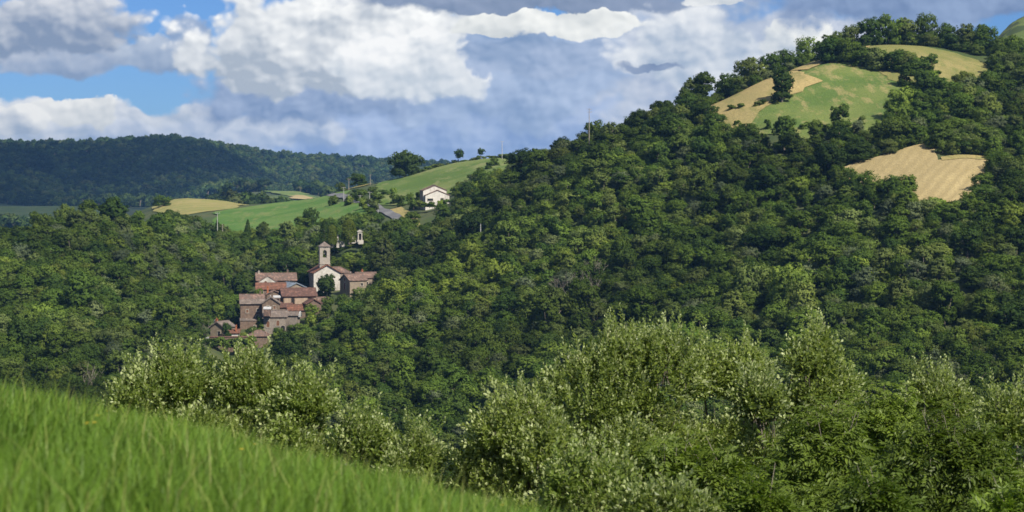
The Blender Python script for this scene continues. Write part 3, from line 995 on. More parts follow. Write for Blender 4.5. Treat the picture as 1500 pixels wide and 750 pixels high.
# sunlit patch on the spur shoulder, put into the colour by brighter leaf kinds
sh = (px > 560) & (px < 740) & (r > 520) & (r < 600)
kind = np.where(sh & (u < 0.8), rng.integers(0, 2, len(P)), kind)
sc = (0.44 + 0.60 * rng.random(len(P)) ** 1.5) * np.where(r > 640, 0.95, 1.0)
sc = np.where(rng.random(len(P)) < 0.10, sc * 1.35, sc)
sz = sc * rng.uniform(0.68, 1.08, len(P))
low = (px > 290) & (px < 500) & (r > 500) & (r < 572)
sc = np.where(low, sc * 0.75, sc); sz = np.where(low, sz * 0.66, sz)
low = (px > 1350) & (px < 1475) & (r > 440) & (r < 522)
sc = np.where(low, sc * 0.9, sc); sz = np.where(low, sz * 0.85, sz)
# keep the trees just below a field or in front of the village low enough to see over
rot = rng.uniform(0, 6.283, len(P))

inframe = (px > -20) & (px < 1520)
appar = np.where(inframe, sc * np.array([VARS[k]['R'] for k in WOOD_KEYS])[kind] / r, 0)
# only what is really in view competes for being an individual
rowpy = np.array([pix((a, b, c + 5))[1] for (a, b), c in zip(P, zg)])
fg_top = np.interp(px, [0, 150, 160, 260, 400, 470, 560, 640, 660, 690, 780, 900, 1100, 1180, 1250, 1330, 1500],
                   [560, 600, 540, 510, 520, 560, 620, 640, 650, 600, 480, 465, 480, 440, 510, 520, 530])
appar = np.where(rowpy < fg_top, appar, 0)
order = np.argsort(-appar)
indiv = np.zeros(len(P), bool); indiv[order[:188]] = True

side_l = px < 430
LAB = {
    'bright': ('fresh light green tree', 'yellow green'), 'dark': ('dark green', ''), 'oak': ('mid green', ''), 'pale': ('pale grey green', ''),
    'shrub': ('low bushy green', ''), 'tall': ('tall green', ''),
}


def wood_label(key, left, ppx, rr):
    base = ''.join(c for c in key if c.isalpha())
    kindtxt = {'bright': 'fresh yellow green tree', 'dark': 'very dark green rounded tree', 'oak': 'mid green rounded oak tree',
               'pale': 'pale grey green tree', 'shrub': 'low bushy green oak', 'tall': 'tall green oak with a high crown'}[base]
    if left:
        where = 'in the wood on the village slope'
    elif rr > 425:
        where = 'on the wooded spur in front of the village' if ppx < 640 else 'high in the wood on the big hillside'
    else:
        where = 'in the wood behind ' + ('the low left bushes' if ppx < 700 else 'the large silvery bush' if ppx < 1120 else 'the slender sapling' if ppx < 1260 else 'the green ash bushes')
    return kindtxt + ' ' + where, base + ' trees ' + where


for i in np.nonzero(indiv)[0]:
    key = WOOD_KEYS[kind[i]]
    lb, gp = wood_label(key, bool(side_l[i]), px[i], r[i])
    put_tree('shrub' if 'shrub' in key else 'broadleaf_tree', key, P[i, 0], P[i, 1], sc[i], sz[i], rot[i], lb, 'tree', gp, z=zg[i])

src = bpy.data.collections.new('tree_kinds')
for k in WOOD_KEYS:
    src.objects.link(bpy.data.objects.new('kind_' + k, VARS[k]['joined']))
src_far = bpy.data.collections.new('far_tree_kinds')
for k in ('far0', 'far1', 'far2'):
    src_far.objects.link(bpy.data.objects.new('kind_' + k, VARS[k]['joined']))


def scatter(name, pts, idx, scl, rotz, coll, **props):
    me = bpy.data.meshes.new(name)
    me.vertices.add(len(pts)); me.vertices.foreach_set('co', np.asarray(pts, np.float32).ravel())
    a = me.attributes.new('vi', 'INT', 'POINT'); a.data.foreach_set('value', np.asarray(idx, np.int32))
    a = me.attributes.new('sc', 'FLOAT_VECTOR', 'POINT'); a.data.foreach_set('vector', np.asarray(scl, np.float32).ravel())
    a = me.attributes.new('rt', 'FLOAT_VECTOR', 'POINT'); a.data.foreach_set('vector', np.column_stack([np.zeros(len(pts)), np.zeros(len(pts)), rotz]).astype(np.float32).ravel())
    o = link(name, me, **props)
    t = bpy.data.node_groups.new(name + '_scatter', 'GeometryNodeTree')
    t.interface.new_socket('Geometry', in_out='INPUT', socket_type='NodeSocketGeometry')
    t.interface.new_socket('Geometry', in_out='OUTPUT', socket_type='NodeSocketGeometry')
    N = t.nodes.new
    gi, go = N('NodeGroupInput'), N('NodeGroupOutput')
    ci = N('GeometryNodeCollectionInfo'); ci.inputs[0].default_value = coll
    ci.inputs['Separate Children'].default_value = True; ci.inputs['Reset Children'].default_value = True
    ip = N('GeometryNodeInstanceOnPoints'); ip.inputs['Pick Instance'].default_value = True

    def attr(nm, ty):
        n = N('GeometryNodeInputNamedAttribute'); n.data_type = ty; n.inputs[0].default_value = nm
        return n.outputs[0]
    er = N('FunctionNodeEulerToRotation')
    L = t.links.new
    L(gi.outputs[0], ip.inputs['Points']); L(ci.outputs[0], ip.inputs['Instance'])
    L(attr('vi', 'INT'), ip.inputs['Instance Index'])
    L(attr('rt', 'FLOAT_VECTOR'), er.inputs[0]); L(er.outputs[0], ip.inputs['Rotation'])
    L(attr('sc', 'FLOAT_VECTOR'), ip.inputs['Scale'])
    L(ip.outputs[0], go.inputs[0])
    md = o.modifiers.new('scatter', 'NODES'); md.node_group = t
    return o


for nm, sel in (('hillside_forest', ~indiv & ~side_l), ('village_slope_forest', ~indiv & side_l)):
    scatter(nm, np.column_stack([P[sel], zg[sel] - 0.1]), kind[sel], np.column_stack([sc[sel], sc[sel], sz[sel]]), rot[sel], src, kind='stuff',
            label=('dense green oak wood covering the big hillside behind the bushes' if sel is not None and nm[0] == 'h' else 'dense green oak wood covering the slope round and left of the village'), category='forest')

# the long wooded hill far behind
rng = np.random.default_rng(8)
PF = hexgrid(-1000, 160, 1250, 3300, 9.5, rng)
ok, pxf, rf = wood_mask(PF)
valley = (rf < 2560)
clump = drift(PF[:, 0], PF[:, 1], 0.012, 0.7) > 0.85
ok &= (pxf > -160) & (pxf < 800) & (~valley | clump)
PF = PF[ok]
zf = hgt(PF[:, 0], PF[:, 1])
hid = dome_hidden(PF[:, 0], PF[:, 1], zf + 10)
PF, zf = PF[~hid], zf[~hid]
sf = rng.uniform(0.7, 1.7, len(PF))
scatter('far_hill_forest', np.column_stack([PF, zf - 0.2]), rng.integers(0, 3, len(PF)), np.column_stack([sf, sf, sf * rng.uniform(0.8, 1.25, len(PF))]),
        rng.uniform(0, 6.28, len(PF)), src_far, kind='stuff', label='long wooded hill of tiny trees far behind the village', category='forest')
print('woodland', len(P), 'far', len(PF))

# ------------------------------------------------------------------ the village
M['stone'] = wall_mat('brown_rubble', (0.13, 0.095, 0.07), (0.20, 0.15, 0.11), (0.21, 0.17, 0.13), (0.10, 0.075, 0.055))
M['stone_dark'] = wall_mat('dark_rubble', (0.13, 0.092, 0.072), (0.19, 0.135, 0.10), (0.20, 0.155, 0.12), (0.095, 0.068, 0.055))
M['stone_grey'] = wall_mat('grey_rubble', (0.19, 0.16, 0.135), (0.27, 0.23, 0.19), (0.28, 0.25, 0.21), (0.12, 0.10, 0.085))
M['render_white'] = wall_mat('old_white_render', (0.54, 0.51, 0.46), (0.46, 0.43, 0.38), None, (0.32, 0.29, 0.25))
M['render_cream'] = wall_mat('old_cream_render', (0.38, 0.29, 0.21), (0.31, 0.235, 0.17), None, (0.18, 0.135, 0.10))
M['render_tan'] = wall_mat('tan_render', (0.26, 0.21, 0.155), (0.21, 0.17, 0.13), None, (0.15, 0.12, 0.095))
M['tile_red'] = tile_mat('red_tiles', (0.175, 0.078, 0.05), (0.13, 0.062, 0.043), (0.11, 0.072, 0.055))
M['tile_pink'] = tile_mat('weathered_tiles', (0.175, 0.112, 0.088), (0.125, 0.084, 0.068), (0.115, 0.096, 0.082))
M['tile_brown'] = tile_mat('brown_tiles', (0.12, 0.065, 0.05), (0.09, 0.05, 0.04), (0.10, 0.065, 0.055))
M['tile_grey'] = tile_mat('grey_tiles', (0.14, 0.115, 0.10), (0.18, 0.14, 0.115), (0.11, 0.095, 0.085))
M['slate'] = tile_mat('blue_slate', (0.15, 0.18, 0.22), (0.19, 0.22, 0.26), (0.13, 0.15, 0.18))
M['sheet_white'] = surf_mat('white_sheeting', (0.46, 0.46, 0.46), (0.36, 0.36, 0.36), 1.5)
M['opening'] = surf_mat('painted_dark_opening', (0.015, 0.014, 0.013), (0.025, 0.022, 0.02), 2.0)  # near-black panels painted for the shade inside openings; walls stay whole
M['shutter_red'] = surf_mat('red_brown_shutter', (0.16, 0.035, 0.03), (0.12, 0.03, 0.025), 4.0)
M['wood_brown'] = surf_mat('brown_wood', (0.17, 0.085, 0.045), (0.12, 0.06, 0.035), 4.0)
M['surround'] = surf_mat('stone_surround', (0.40, 0.36, 0.30), (0.33, 0.29, 0.24), 2.0)
M['terracotta'] = surf_mat('terracotta', (0.33, 0.12, 0.055), (0.27, 0.10, 0.05), 3.0)
M['bronze'] = surf_mat('bell_bronze', (0.30, 0.27, 0.22), (0.40, 0.36, 0.30), 3.0, rough=0.5)
M['pole_wood'] = surf_mat('grey_pole_wood', (0.26, 0.23, 0.19), (0.34, 0.30, 0.26), 2.0)
M['pole_concrete'] = surf_mat('pale_concrete', (0.36, 0.35, 0.33), (0.42, 0.41, 0.39), 2.0)
M['tomb'] = surf_mat('pale_tomb_stone', (0.40, 0.375, 0.33), (0.48, 0.45, 0.40), 1.5, c3=(0.28, 0.26, 0.23), scale3=0.8)
M['tower_stone'] = wall_mat('tower_stone', (0.30, 0.265, 0.22), (0.37, 0.33, 0.28), (0.38, 0.35, 0.30), (0.22, 0.19, 0.16))
M['whitewash'] = wall_mat('pale_wash', (0.62, 0.59, 0.54), (0.55, 0.52, 0.47), None, (0.36, 0.33, 0.29))
M['glass'] = surf_mat('window_glass', (0.02, 0.025, 0.03), (0.03, 0.035, 0.04), 2.0, rough=0.15, spec=0.6)


def opening(root, face, w, d, u, z, ww, hh, kind='window', fill='opening', arch=False, y0=0.0, surround='surround'):
    """a window or door: surround standing proud of the wall, dark pane or leaf set inside it"""
    fr, pn = MB(), MB()
    t = 0.13

    def pt(a, out, c):
        if face == 'front':
            return (a, y0 - out, c)
        if face == 'left':
            return (-w / 2 - out, y0 + d / 2 - a, c)
        return (w / 2 + out, y0 + d / 2 + a, c)

    def bar(a0, a1, z0, z1, o0, o1, mb):
        vs = [pt(a, o, c) for c in (z0, z1) for o in (o0, o1) for a in (a0, a1)]
        mb.add(vs, [(0, 2, 3, 1), (4, 5, 7, 6), (0, 1, 5, 4), (2, 6, 7, 3), (0, 4, 6, 2), (1, 3, 7, 5)])
    a0, a1 = u - ww / 2, u + ww / 2
    top = z + hh
    bar(a0 - t, a0, z, top, -0.05, 0.09, fr); bar(a1, a1 + t, z, top, -0.05, 0.09, fr)
    if kind != 'door':
        bar(a0 - t - 0.05, a1 + t + 0.05, z - 0.14, z, -0.05, 0.13, fr)
    if arch:
        n = 8
        for k in range(n):
            b0, b1 = math.pi * k / n, math.pi * (k + 1) / n
            ri, ro = ww / 2, ww / 2 + t
            quad = [(u + math.cos(b) * r_, top + math.sin(b) * r_) for b, r_ in ((b0, ri), (b0, ro), (b1, ro), (b1, ri))]
            vs = [pt(a, -0.05, c) for a, c in quad] + [pt(a, 0.09, c) for a, c in quad]
            fr.add(vs, [(0, 1, 2, 3), (7, 6, 5, 4), (0, 4, 5, 1), (1, 5, 6, 2), (2, 6, 7, 3), (3, 7, 4, 0)])
        poly = [(a0, z), (a1, z)] + [(u + math.cos(math.pi * k / n) * ww / 2, top + math.sin(math.pi * k / n) * ww / 2) for k in range(n + 1)]
    else:
        bar(a0 - t, a1 + t, top, top + 0.15, -0.05, 0.10, fr)
        poly = [(a0, z), (a1, z), (a1, top), (a0, top)]
    m = len(poly)
    vs = [pt(a, -0.04, c) for a, c in poly] + [pt(a, 0.02, c) for a, c in poly]
    pn.add(vs, [tuple(range(m)), tuple(reversed(range(m, 2 * m)))] + [(i, m + i, m + (i + 1) % m, (i + 1) % m) for i in range(m)])
    f = fr.build(kind, M[surround], root)
    pn.build('door_leaf' if kind == 'door' else 'pane', M[fill], f)
    return f


def chimney(root, x, y, z0, z1, mat='terracotta', s=0.55):
    c = MB().box(x - s / 2, x + s / 2, y - s / 2, y + s / 2, z0, z1).build('chimney', M[mat], root)
    MB().box(x - s / 2 - 0.08, x + s / 2 + 0.08, y - s / 2 - 0.08, y + s / 2 + 0.08, z1 + 0.002, z1 + 0.12).tube([(x, y, z1 + 0.12), (x, y, z1 + 0.5)], [0.14, 0.12]).build('chimney_cap', M[mat], c)
    return c


def volume(root, w, d, h, rise, ridge, wall, roof, y0=0.0, x0=0.0, over=0.35, base=-4.5, style='gable', thick=0.2, ridge_cap=True):
    """one roofed volume: its wall and its roof with overhanging eaves, a ridge row and verge tiles"""
    xa, xb, ya, yb = x0 - w / 2, x0 + w / 2, y0, y0 + d
    W = MB(); Rf = MB(); T = MB()
    hw = h - 0.02
    if style == 'gable' and ridge == 'y':
        W.prism([(xa, base), (xb, base), (xb, hw), (x0, hw + rise), (xa, hw)], 'y', ya, yb)
        k = over * rise / (w / 2)
        for s in (-1, 1):
            e = x0 + s * (w / 2 + over)
            Rf.slab([(e, ya - over, h - k + thick), (e, yb + over, h - k + thick), (x0, yb + over, h + rise + thick), (x0, ya - over, h + rise + thick)], thick)
        T.tube([(x0, ya - over, h + rise + thick), (x0, yb + over, h + rise + thick)], [0.13, 0.13])
        for s in (-1, 1):
            e = x0 + s * (w / 2 + over)
            T.tube([(e, ya - over + 0.1, h - k + thick), (x0, ya - over + 0.1, h + rise + thick)], [0.10, 0.10])
    elif style == 'gable':
        W.prism([(ya, base), (yb, base), (yb, hw), ((ya + yb) / 2, hw + rise), (ya, hw)], 'x', xa, xb)
        k = over * rise / (d / 2)
        ym = (ya + yb) / 2
        for s, e in ((-1, ya - over), (1, yb + over)):
            Rf.slab([(xa - over, e, h - k + thick), (xb + over, e, h - k + thick), (xb + over, ym, h + rise + thick), (xa - over, ym, h + rise + thick)], thick)
        T.tube([(xa - over, ym, h + rise + thick), (xb + over, ym, h + rise + thick)], [0.13, 0.13])
    elif style == 'shed':       # one slope, high at the back
        W.prism([(ya, base), (yb, base), (yb, hw + rise), (ya, hw)], 'x', xa, xb)
        k = over * rise / d
        Rf.slab([(xa - over, ya - over, h - k + thick), (xb + over, ya - over, h - k + thick), (xb + over, yb + 0.1, h + rise + thick), (xa - over, yb + 0.1, h + rise + thick)], thick)
        T.tube([(xa - over, yb + 0.1, h + rise + thick), (xb + over, yb + 0.1, h + rise + thick)], [0.11, 0.11])
    else:                       # hipped
        W.box(xa, xb, ya, yb, base, hw)
        A = [(xa - over, ya - over, h), (xb + over, ya - over, h), (xb + over, yb + over, h), (xa - over, yb + over, h)]
        m = min(w, d) / 2
        if w >= d:
            r1, r2 = (xa + m, (ya + yb) / 2, h + rise), (xb - m, (ya + yb) / 2, h + rise)
            sides = [[A[0], A[1], r2, r1], [A[1], A[2], r2], [A[2], A[3], r1, r2], [A[3], A[0], r1]]
        else:
            r1, r2 = (x0, ya + m, h + rise), (x0, yb - m, h + rise)
            sides = [[A[0], A[1], r1], [A[1], A[2], r2, r1], [A[2], A[3], r2], [A[3], A[0], r1, r2]]
        for q_ in sides:
            Rf.add(q_, [tuple(range(len(q_)))])
        Rf.add([(x, y, z - 0.15) for x, y, z in A] + A, [(3, 2, 1, 0), (0, 1, 5, 4), (1, 2, 6, 5), (2, 3, 7, 6), (3, 0, 4, 7)])
        if r1 != r2:
            T.tube([r1, r2], [0.13, 0.13])
        for q_, e in zip(A, (r1, r2 if w >= d else r1, r2, r1 if w >= d else r2)):
            T.tube([q_, e], [0.11, 0.11])
    wo = W.build('wall', M[wall], root)
    ro = Rf.build('roof', M[roof], root)
    if T.v:
        T.build('ridge_tiles', M[roof], ro)
    return wo, ro


def house(px, py, r, w, d, h, rise, ridge, yaw, wall, roof, label, name='stone_house', cat='house', group=None, wins=(), style='gable', over=0.35, chims=(), base=-4.5):
    p = place(px, py, r)
    o = empty(name, p, math.radians(yaw), label=label, category=cat)
    if group:
        o['group'] = group
    volume(o, w, d, h, rise, ridge, wall, roof, style=style, over=over, base=base)
    for wn in wins:
        face, u, z, ww, hh = wn[:5]
        kw = wn[5] if len(wn) > 5 else {}
        opening(o, face, w, d, u, z, ww, hh, **kw)
    for c in chims:
        chimney(o, *c)
    return o


# church: nave with a pale front, side chapel, bell tower
ch = empty('church', place(479, 432, 622), math.radians(12), label='pale fronted stone church with a square bell tower', category='church')
volume(ch, 8.0, 15.0, 6.7, 2.3, 'y', 'stone_grey', 'tile_red', over=0.45)
front = MB().prism([(-4.0, -4.5), (4.0, -4.5), (4.0, 6.55), (0, 8.85), (-4.0, 6.55)], 'y', -0.06, -0.004).build('front_wall', M['render_white'], ch)
opening(ch, 'front', 8, 15, 0.0, 0.0, 1.6, 2.2, 'door', 'wood_brown', True, y0=-0.06)
opening(ch, 'front', 8, 15, 0.0, 5.2, 0.8, 0.8, 'window', 'opening', True, y0=-0.06)
opening(ch, 'left', 8, 15, 1.0, 3.6, 0.8, 1.4, 'window', 'opening', True)
volume(ch, 7.7, 5.5, 6.6, 1.7, 'x', 'stone_grey', 'tile_pink', y0=3.2, x0=3.8, style='hip', over=0.3)
MB().box(7.42, 7.74, 3.04, 3.6, -4.5, 6.8).build('corner_quoin', M['render_white'], ch)
tw = MB()
TX, TY = -0.3, 2.6
tw.box(TX - 1.55, TX + 1.55, TY, TY + 3.1, -2, 11.2)
for sx in (-1, 1):                                  # belfry corners leave arched openings between them
    for yy in (TY, TY + 2.3):
        tw.box(TX + sx * 1.55 - (0.95 if sx > 0 else 0), TX + sx * 1.55 + (0.95 if sx < 0 else 0), yy, yy + 0.8, 11.2, 14.1)
for yy in (TY, TY + 2.3):
    n = 8
    for k in range(n):
        b0, b1 = math.pi * k / n, math.pi * (k + 1) / n
        q_ = [(TX + math.cos(b0) * 0.6, 12.9 + math.sin(b0) * 0.6), (TX + math.cos(b0) * 0.6, 14.1), (TX + math.cos(b1) * 0.6, 14.1), (TX + math.cos(b1) * 0.6, 12.9 + math.sin(b1) * 0.6)]
        tw.prism(q_, 'y', yy, yy + 0.8)
for sx in (-1, 1):
    tw.box(TX + sx * 1.54 - (0.5 if sx > 0 else 0), TX + sx * 1.54 + (0.5 if sx < 0 else 0), TY + 0.8, TY + 2.3, 13.3, 14.1)
tw.box(TX - 1.55, TX + 1.55, TY, TY + 3.1, 14.1, 14.35)
two = tw.build('tower', M['tower_stone'], ch)
tc_ = MB()
tc_.box(TX - 1.75, TX + 1.75, TY - 0.2, TY + 3.3, 14.36, 14.6)
tc_.box(TX - 1.68, TX + 1.68, TY - 0.13, TY + 3.23, 9.2, 9.4)
tc_.build('cornice', M['surround'], two)
trf = MB()
A_ = [(TX - 1.9, TY - 0.35, 14.6), (TX + 1.9, TY - 0.35, 14.6), (TX + 1.9, TY + 3.45, 14.6), (TX - 1.9, TY + 3.45, 14.6), (TX, TY + 1.55, 16.1)]
trf.add(A_, [(0, 1, 4), (1, 2, 4), (2, 3, 4), (3, 0, 4), (3, 2, 1, 0)])
trf.build('tower_roof', M['tile_grey'], two)
bl = MB()
prof = [(0.05, 0.0), (0.16, -0.03), (0.24, -0.15), (0.29, -0.5), (0.38, -0.8), (0.45, -0.9)]
bl.tube([(TX, TY + 1.2, 13.2 + z) for _, z in prof], [r_ for r_, _ in prof], 10)
bl.box(TX - 0.6, TX + 0.6, TY + 1.1, TY + 1.3, 13.2, 13.35)
bl.build('bell', M['bronze'], two)

# houses beside the church
house(525, 430, 612, 5.8, 6.0, 3.9, 1.7, 'x', 34, 'render_tan', 'tile_pink', 'small gabled house with red door beside the church', wins=[
    ('left', 0.0, 1.2, 0.9, 1.9, dict(kind='door', fill='shutter_red')), ('left', 0.0, 3.7, 0.8, 1.0, dict(fill='shutter_red')), ('front', 1.2, 2.3, 0.7, 0.8)])
house(540, 428, 626, 6.2, 6.0, 4.3, 1.5, 'x', 22, 'render_tan', 'tile_pink', 'pink tiled house half hidden behind the spur, with brick chimney', chims=[(-0.8, 4.0, 5.0, 6.5)], wins=[('front', -0.6, 2.0, 0.8, 1.1), ('front', 1.6, 2.0, 0.8, 1.1)])
# upper house with pale pediment
o = house(405, 430, 632, 12.0, 7.0, 4.0, 2.0, 'x', 9, 'stone', 'tile_pink', 'long house with weathered tiles and a pale front gable', chims=[(-5.2, 3.5, 5.2, 6.6, 'surround'), (3.6, 3.8, 5.4, 6.9, 'stone')], wins=[('front', 1.6, 1.6, 0.8, 1.2, dict(fill='wood_brown')), ('front', 4.2, 1.6, 0.8, 1.2, dict(fill='wood_brown'))])
volume(o, 7.2, 3.0, 3.1, 2.3, 'y', 'render_white', 'tile_pink', y0=-2.9, x0=-2.8, over=0.15, thick=0.1)
opening(o, 'front', 0, 0, -3.4, 3.1, 0.7, 0.5, 'window', 'wood_brown', True, y0=-2.9)
house(397, 434, 616, 8.6, 4.2, 2.0, 1.7, 'x', 7, 'stone', 'tile_red', 'low outhouse with a wide red lean-to roof', name='outhouse', cat='outhouse', style='shed', wins=[('front', -2.8, 0.4, 0.9, 1.2)])
house(402, 444, 609, 4.6, 4.0, 2.6, 1.0, 'y', 12, 'stone', 'tile_pink', 'small stone shed with terracotta chimney stack', name='stone_shed', cat='shed', chims=[(-1.9, 0.9, 2.4, 4.6, 'terracotta', 0.5)], wins=[('front', 0.6, 1.3, 0.6, 0.6)])
house(434, 438, 618, 7.2, 8.0, 3.1, 1.6, 'y', 28, 'render_tan', 'slate', 'house with a blue grey slate roof', wins=[('front', 0.5, 0.8, 0.9, 1.2)])
# big barn
house(439, 451, 602, 9.6, 7.5, 3.5, 2.0, 'x', 14, 'stone', 'tile_brown', 'big barn with dark brown roof and pale rendered front', name='barn', cat='barn', over=0.5, wins=[
    ('front', -2.0, 0.2, 0.8, 2.7, dict(surround='stone_dark')), ('front', 2.9, 0.6, 0.8, 2.4, dict(surround='stone_dark')), ('left', 0.0, 1.2, 0.8, 1.2, dict(surround='stone_dark'))])
_b = [o for o in COL.objects if o.name == 'barn'][0]
MB().box(-1.35, 2.3, -0.05, -0.004, -1.5, 3.2).build('render_panel', M['render_cream'], _b)
MB().box(-4.6, -2.6, -0.05, -0.004, -1.5, 3.2).build('render_panel', M['render_cream'], _b)
MB().box(3.5, 4.75, -0.05, -0.004, -1.5, 3.2).build('render_panel', M['render_cream'], _b)
# tall house on the left
o = house(370, 487, 597, 6.9, 7.0, 8.2, 2.5, 'x', 9, 'stone_dark', 'tile_pink', 'tall brown stone house with red tiles and grey lower roof strip', over=0.3, wins=[
    ('front', 1.4, 3.9, 0.8, 1.1), ('left', 0.5, 5.0, 0.7, 1.0), ('front', -1.5, 5.7, 0.7, 0.9, dict(fill='wood_brown')), ('front', 1.5, 6.1, 0.6, 0.7)], chims=[(2.4, 3.5, 9.6, 11.6, 'stone')])
MB().slab([(-3.76, -0.46, 8.26), (3.76, -0.46, 8.26), (3.76, 1.4, 9.54), (-3.76, 1.4, 9.54)], 0.08).build('lower_roof', M['tile_grey'], o)
volume(o, 5.4, 1.6, 3.4, 0.5, 'x', 'stone_dark', 'tile_grey', y0=-1.62, x0=-0.9, style='shed', over=0.15)
opening(o, 'front', 0, 0, 0.6, 1.4, 0.5, 0.7, 'window', 'opening', y0=-1.62)
# gabled houses in the middle
house(397, 470, 593, 5.0, 7.0, 5.0, 1.7, 'y', 6, 'stone', 'tile_grey', 'brown stone house showing its plain pointed gable', wins=[('front', -0.9, 3.4, 0.7, 0.9), ('front', 1.0, 3.4, 0.7, 0.9, dict(fill='wood_brown'))], chims=[(0.3, 5.6, 6.0, 7.6, 'stone')])
house(403, 444, 600.5, 2.8, 2.4, 1.5, 0.35, 'x', 4, 'stone_dark', 'sheet_white', 'little open shed with a white sheet roof', name='shed', cat='shed', style='shed', over=0.15, wins=[('front', 0.4, 0.1, 1.5, 1.1, dict(surround='stone_dark'))])
house(403, 487, 587, 6.6, 5.0, 4.4, 1.6, 'x', 5, 'stone_grey', 'tile_grey', 'grey stone house with two arched windows above the trees', wins=[
    ('front', -2.0, 1.5, 0.9, 1.3, dict(arch=True, fill='wood_brown')), ('front', 0.8, 1.9, 0.9, 1.1, dict(arch=True, fill='wood_brown')), ('front', 2.2, 0.2, 1.2, 1.2, dict(arch=True, kind='door'))])
house(391.5, 476, 585, 2.0, 1.6, 4.4, 0.4, 'x', 5, 'tile_pink', 'sheet_white', 'narrow lean-to with a pale roof edge beside arched windows', name='outhouse', cat='outhouse', style='shed', over=0.1, base=2.5)
house(440, 466, 596, 7.0, 4.4, 2.2, 1.4, 'x', 8, 'stone', 'tile_red', 'low building with bright red tiles below the barn', name='outhouse', cat='outhouse', style='shed', wins=[('front', -1.0, 0.5, 0.9, 1.1)])
house(418, 457, 598.5, 3.8, 3.6, 1.3, 1.3, 'x', 8, 'stone', 'tile_brown', 'small brown roofed annex in the barn corner', name='outhouse', cat='outhouse', style='shed')
house(424, 468, 588, 4.6, 3.6, 1.1, 0.9, 'x', -6, 'stone_grey', 'tile_grey', 'low grey roofed shed with a white gable end', name='stone_shed', cat='shed', chims=(), style='gable')
_s = [o for o in COL.objects if o.name.startswith('stone_shed')][-1]
MB().prism([(-0.3, 0.7), (3.9, 0.7), (3.9, 1.35), (1.8, 2.35), (-0.3, 1.35)], 'x', 2.68, 2.86).build('gable_end', M['sheet_white'], _s)
house(460, 459, 597, 4.2, 5.0, 2.8, 1.2, 'y', 18, 'stone_dark', 'tile_brown', 'dark stone cottage tucked against the right side of barn', name='cottage', cat='house', wins=[('front', 0.4, 1.0, 0.7, 0.9)])
house(470, 456, 606, 4.8, 4.6, 2.5, 1.4, 'x', 12, 'stone', 'tile_pink', 'cottage with reddish tiles below the church tree', name='cottage', cat='house')
house(380, 499, 575, 6.0, 4.5, 1.3, 1.5, 'x', 8, 'stone', 'tile_pink', 'low hut with a pink hipped roof among shrubs', name='hut', cat='hut', style='hip')
house(318, 493, 578, 4.4, 6.0, 2.6, 1.4, 'y', -24, 'render_tan', 'tile_grey', 'small detached tan house with grey roof and red chimney', chims=[(-0.6, 0.8, 3.6, 4.7), (-1.4, 1.2, 3.2, 4.2, 'sheet_white', 0.5)], wins=[('front', 0.6, 0.3, 0.9, 1.2)])
house(342, 494, 577, 3.0, 2.6, 1.1, 0.8, 'x', 4, 'render_white', 'tile_red', 'tiny white hut with red roof and orange chimney', name='hut', cat='hut', style='shed', chims=[(0.7, 1.0, 1.4, 3.0, 'terracotta', 0.4)])
# garden wall below them
gw = empty('garden_wall', place(335, 500, 570), math.radians(3), label='long low brown garden wall with a white gate pillar', category='wall')
MB().box(-5.2, 5.2, 0, 0.45, -4, 1.15).build('wall', M['stone_dark'], gw)
MB().slab([(-5.3, -0.12, 1.18), (5.3, -0.12, 1.18), (5.3, 0.57, 1.42), (-5.3, 0.57, 1.42)], 0.14).build('coping', M['tile_brown'], gw)
MB().box(-6.2, -5.5, -0.1, 0.5, -4, 1.0).box(-6.3, -5.4, -0.2, 0.6, 1.0, 1.18).build('gate_pillar', M['sheet_white'], gw)

# the house on the hill road
hh = empty('hill_house', place(639.5, 299, 742), math.radians(10), label='pale stone house with double gable on the green hill', category='house')
volume(hh, 8.6, 9.0, 4.9, 1.8, 'y', 'render_tan', 'tile_pink', over=0.25, y0=2.6, x0=-0.3)
volume(hh, 8.8, 2.6, 3.1, 1.8, 'y', 'stone_grey', 'tile_pink', over=0.2, y0=0.0, x0=0.3)
_p = MB().prism([(-4.55, -3), (3.95, -3), (3.95, 4.8), (-0.3, 6.55), (-4.55, 4.8)], 'y', 2.54, 2.598).build('front_wall', M['whitewash'], hh)
_q = MB().prism([(-4.05, -3), (4.65, -3), (4.65, 3.0), (0.3, 4.75), (-4.05, 3.0)], 'y', -0.05, -0.004).build('front_wall', M['whitewash'], hh)
opening(hh, 'front', 0, 0, -2.3, 1.2, 2.0, 0.75, 'window', 'glass', y0=-0.05)
opening(hh, 'front', 0, 0, 2.0, 1.2, 1.0, 0.9, 'window', 'glass', y0=-0.05)

# burial ground: a small chapel tomb, an obelisk, stones
tb = empty('chapel_tomb', place(527.5, 351, 662), math.radians(12), label='small white chapel tomb with dark doorway above the church', category='tomb')
tb.scale = (0.85, 0.85, 0.85)
MB().box(-0.85, -0.5, 0, 2.0, -1.5, 2.9).box(0.5, 0.85, 0, 2.0, -1.5, 2.9).box(-0.5, 0.5, 0.5, 2.0, -1.5, 2.9).box(-0.5, 0.5, 0, 0.5, 2.3, 2.9).build('wall', M['tomb'], tb)
MB().prism([(-1.05, 2.9), (1.05, 2.9), (1.05, 3.1), (0, 3.75), (-1.05, 3.1)], 'y', -0.2, 2.1).build('pediment', M['tomb'], tb)
MB().box(-0.5, 0.5, 0.44, 0.496, -0.5, 2.3).build('door', M['opening'], tb)  # near-black sheet painted for the shade in the doorway, no door leaf
MB().box(-1.2, 1.2, -0.6, -0.02, -1.5, -0.1).box(-0.9, 0.9, -1.2, -0.602, -1.7, -0.5).build('steps', M['tomb'], tb)
ob = empty('obelisk', place(495, 356, 660), 0.1, label='pale pointed obelisk monument in the burial ground', category='monument')
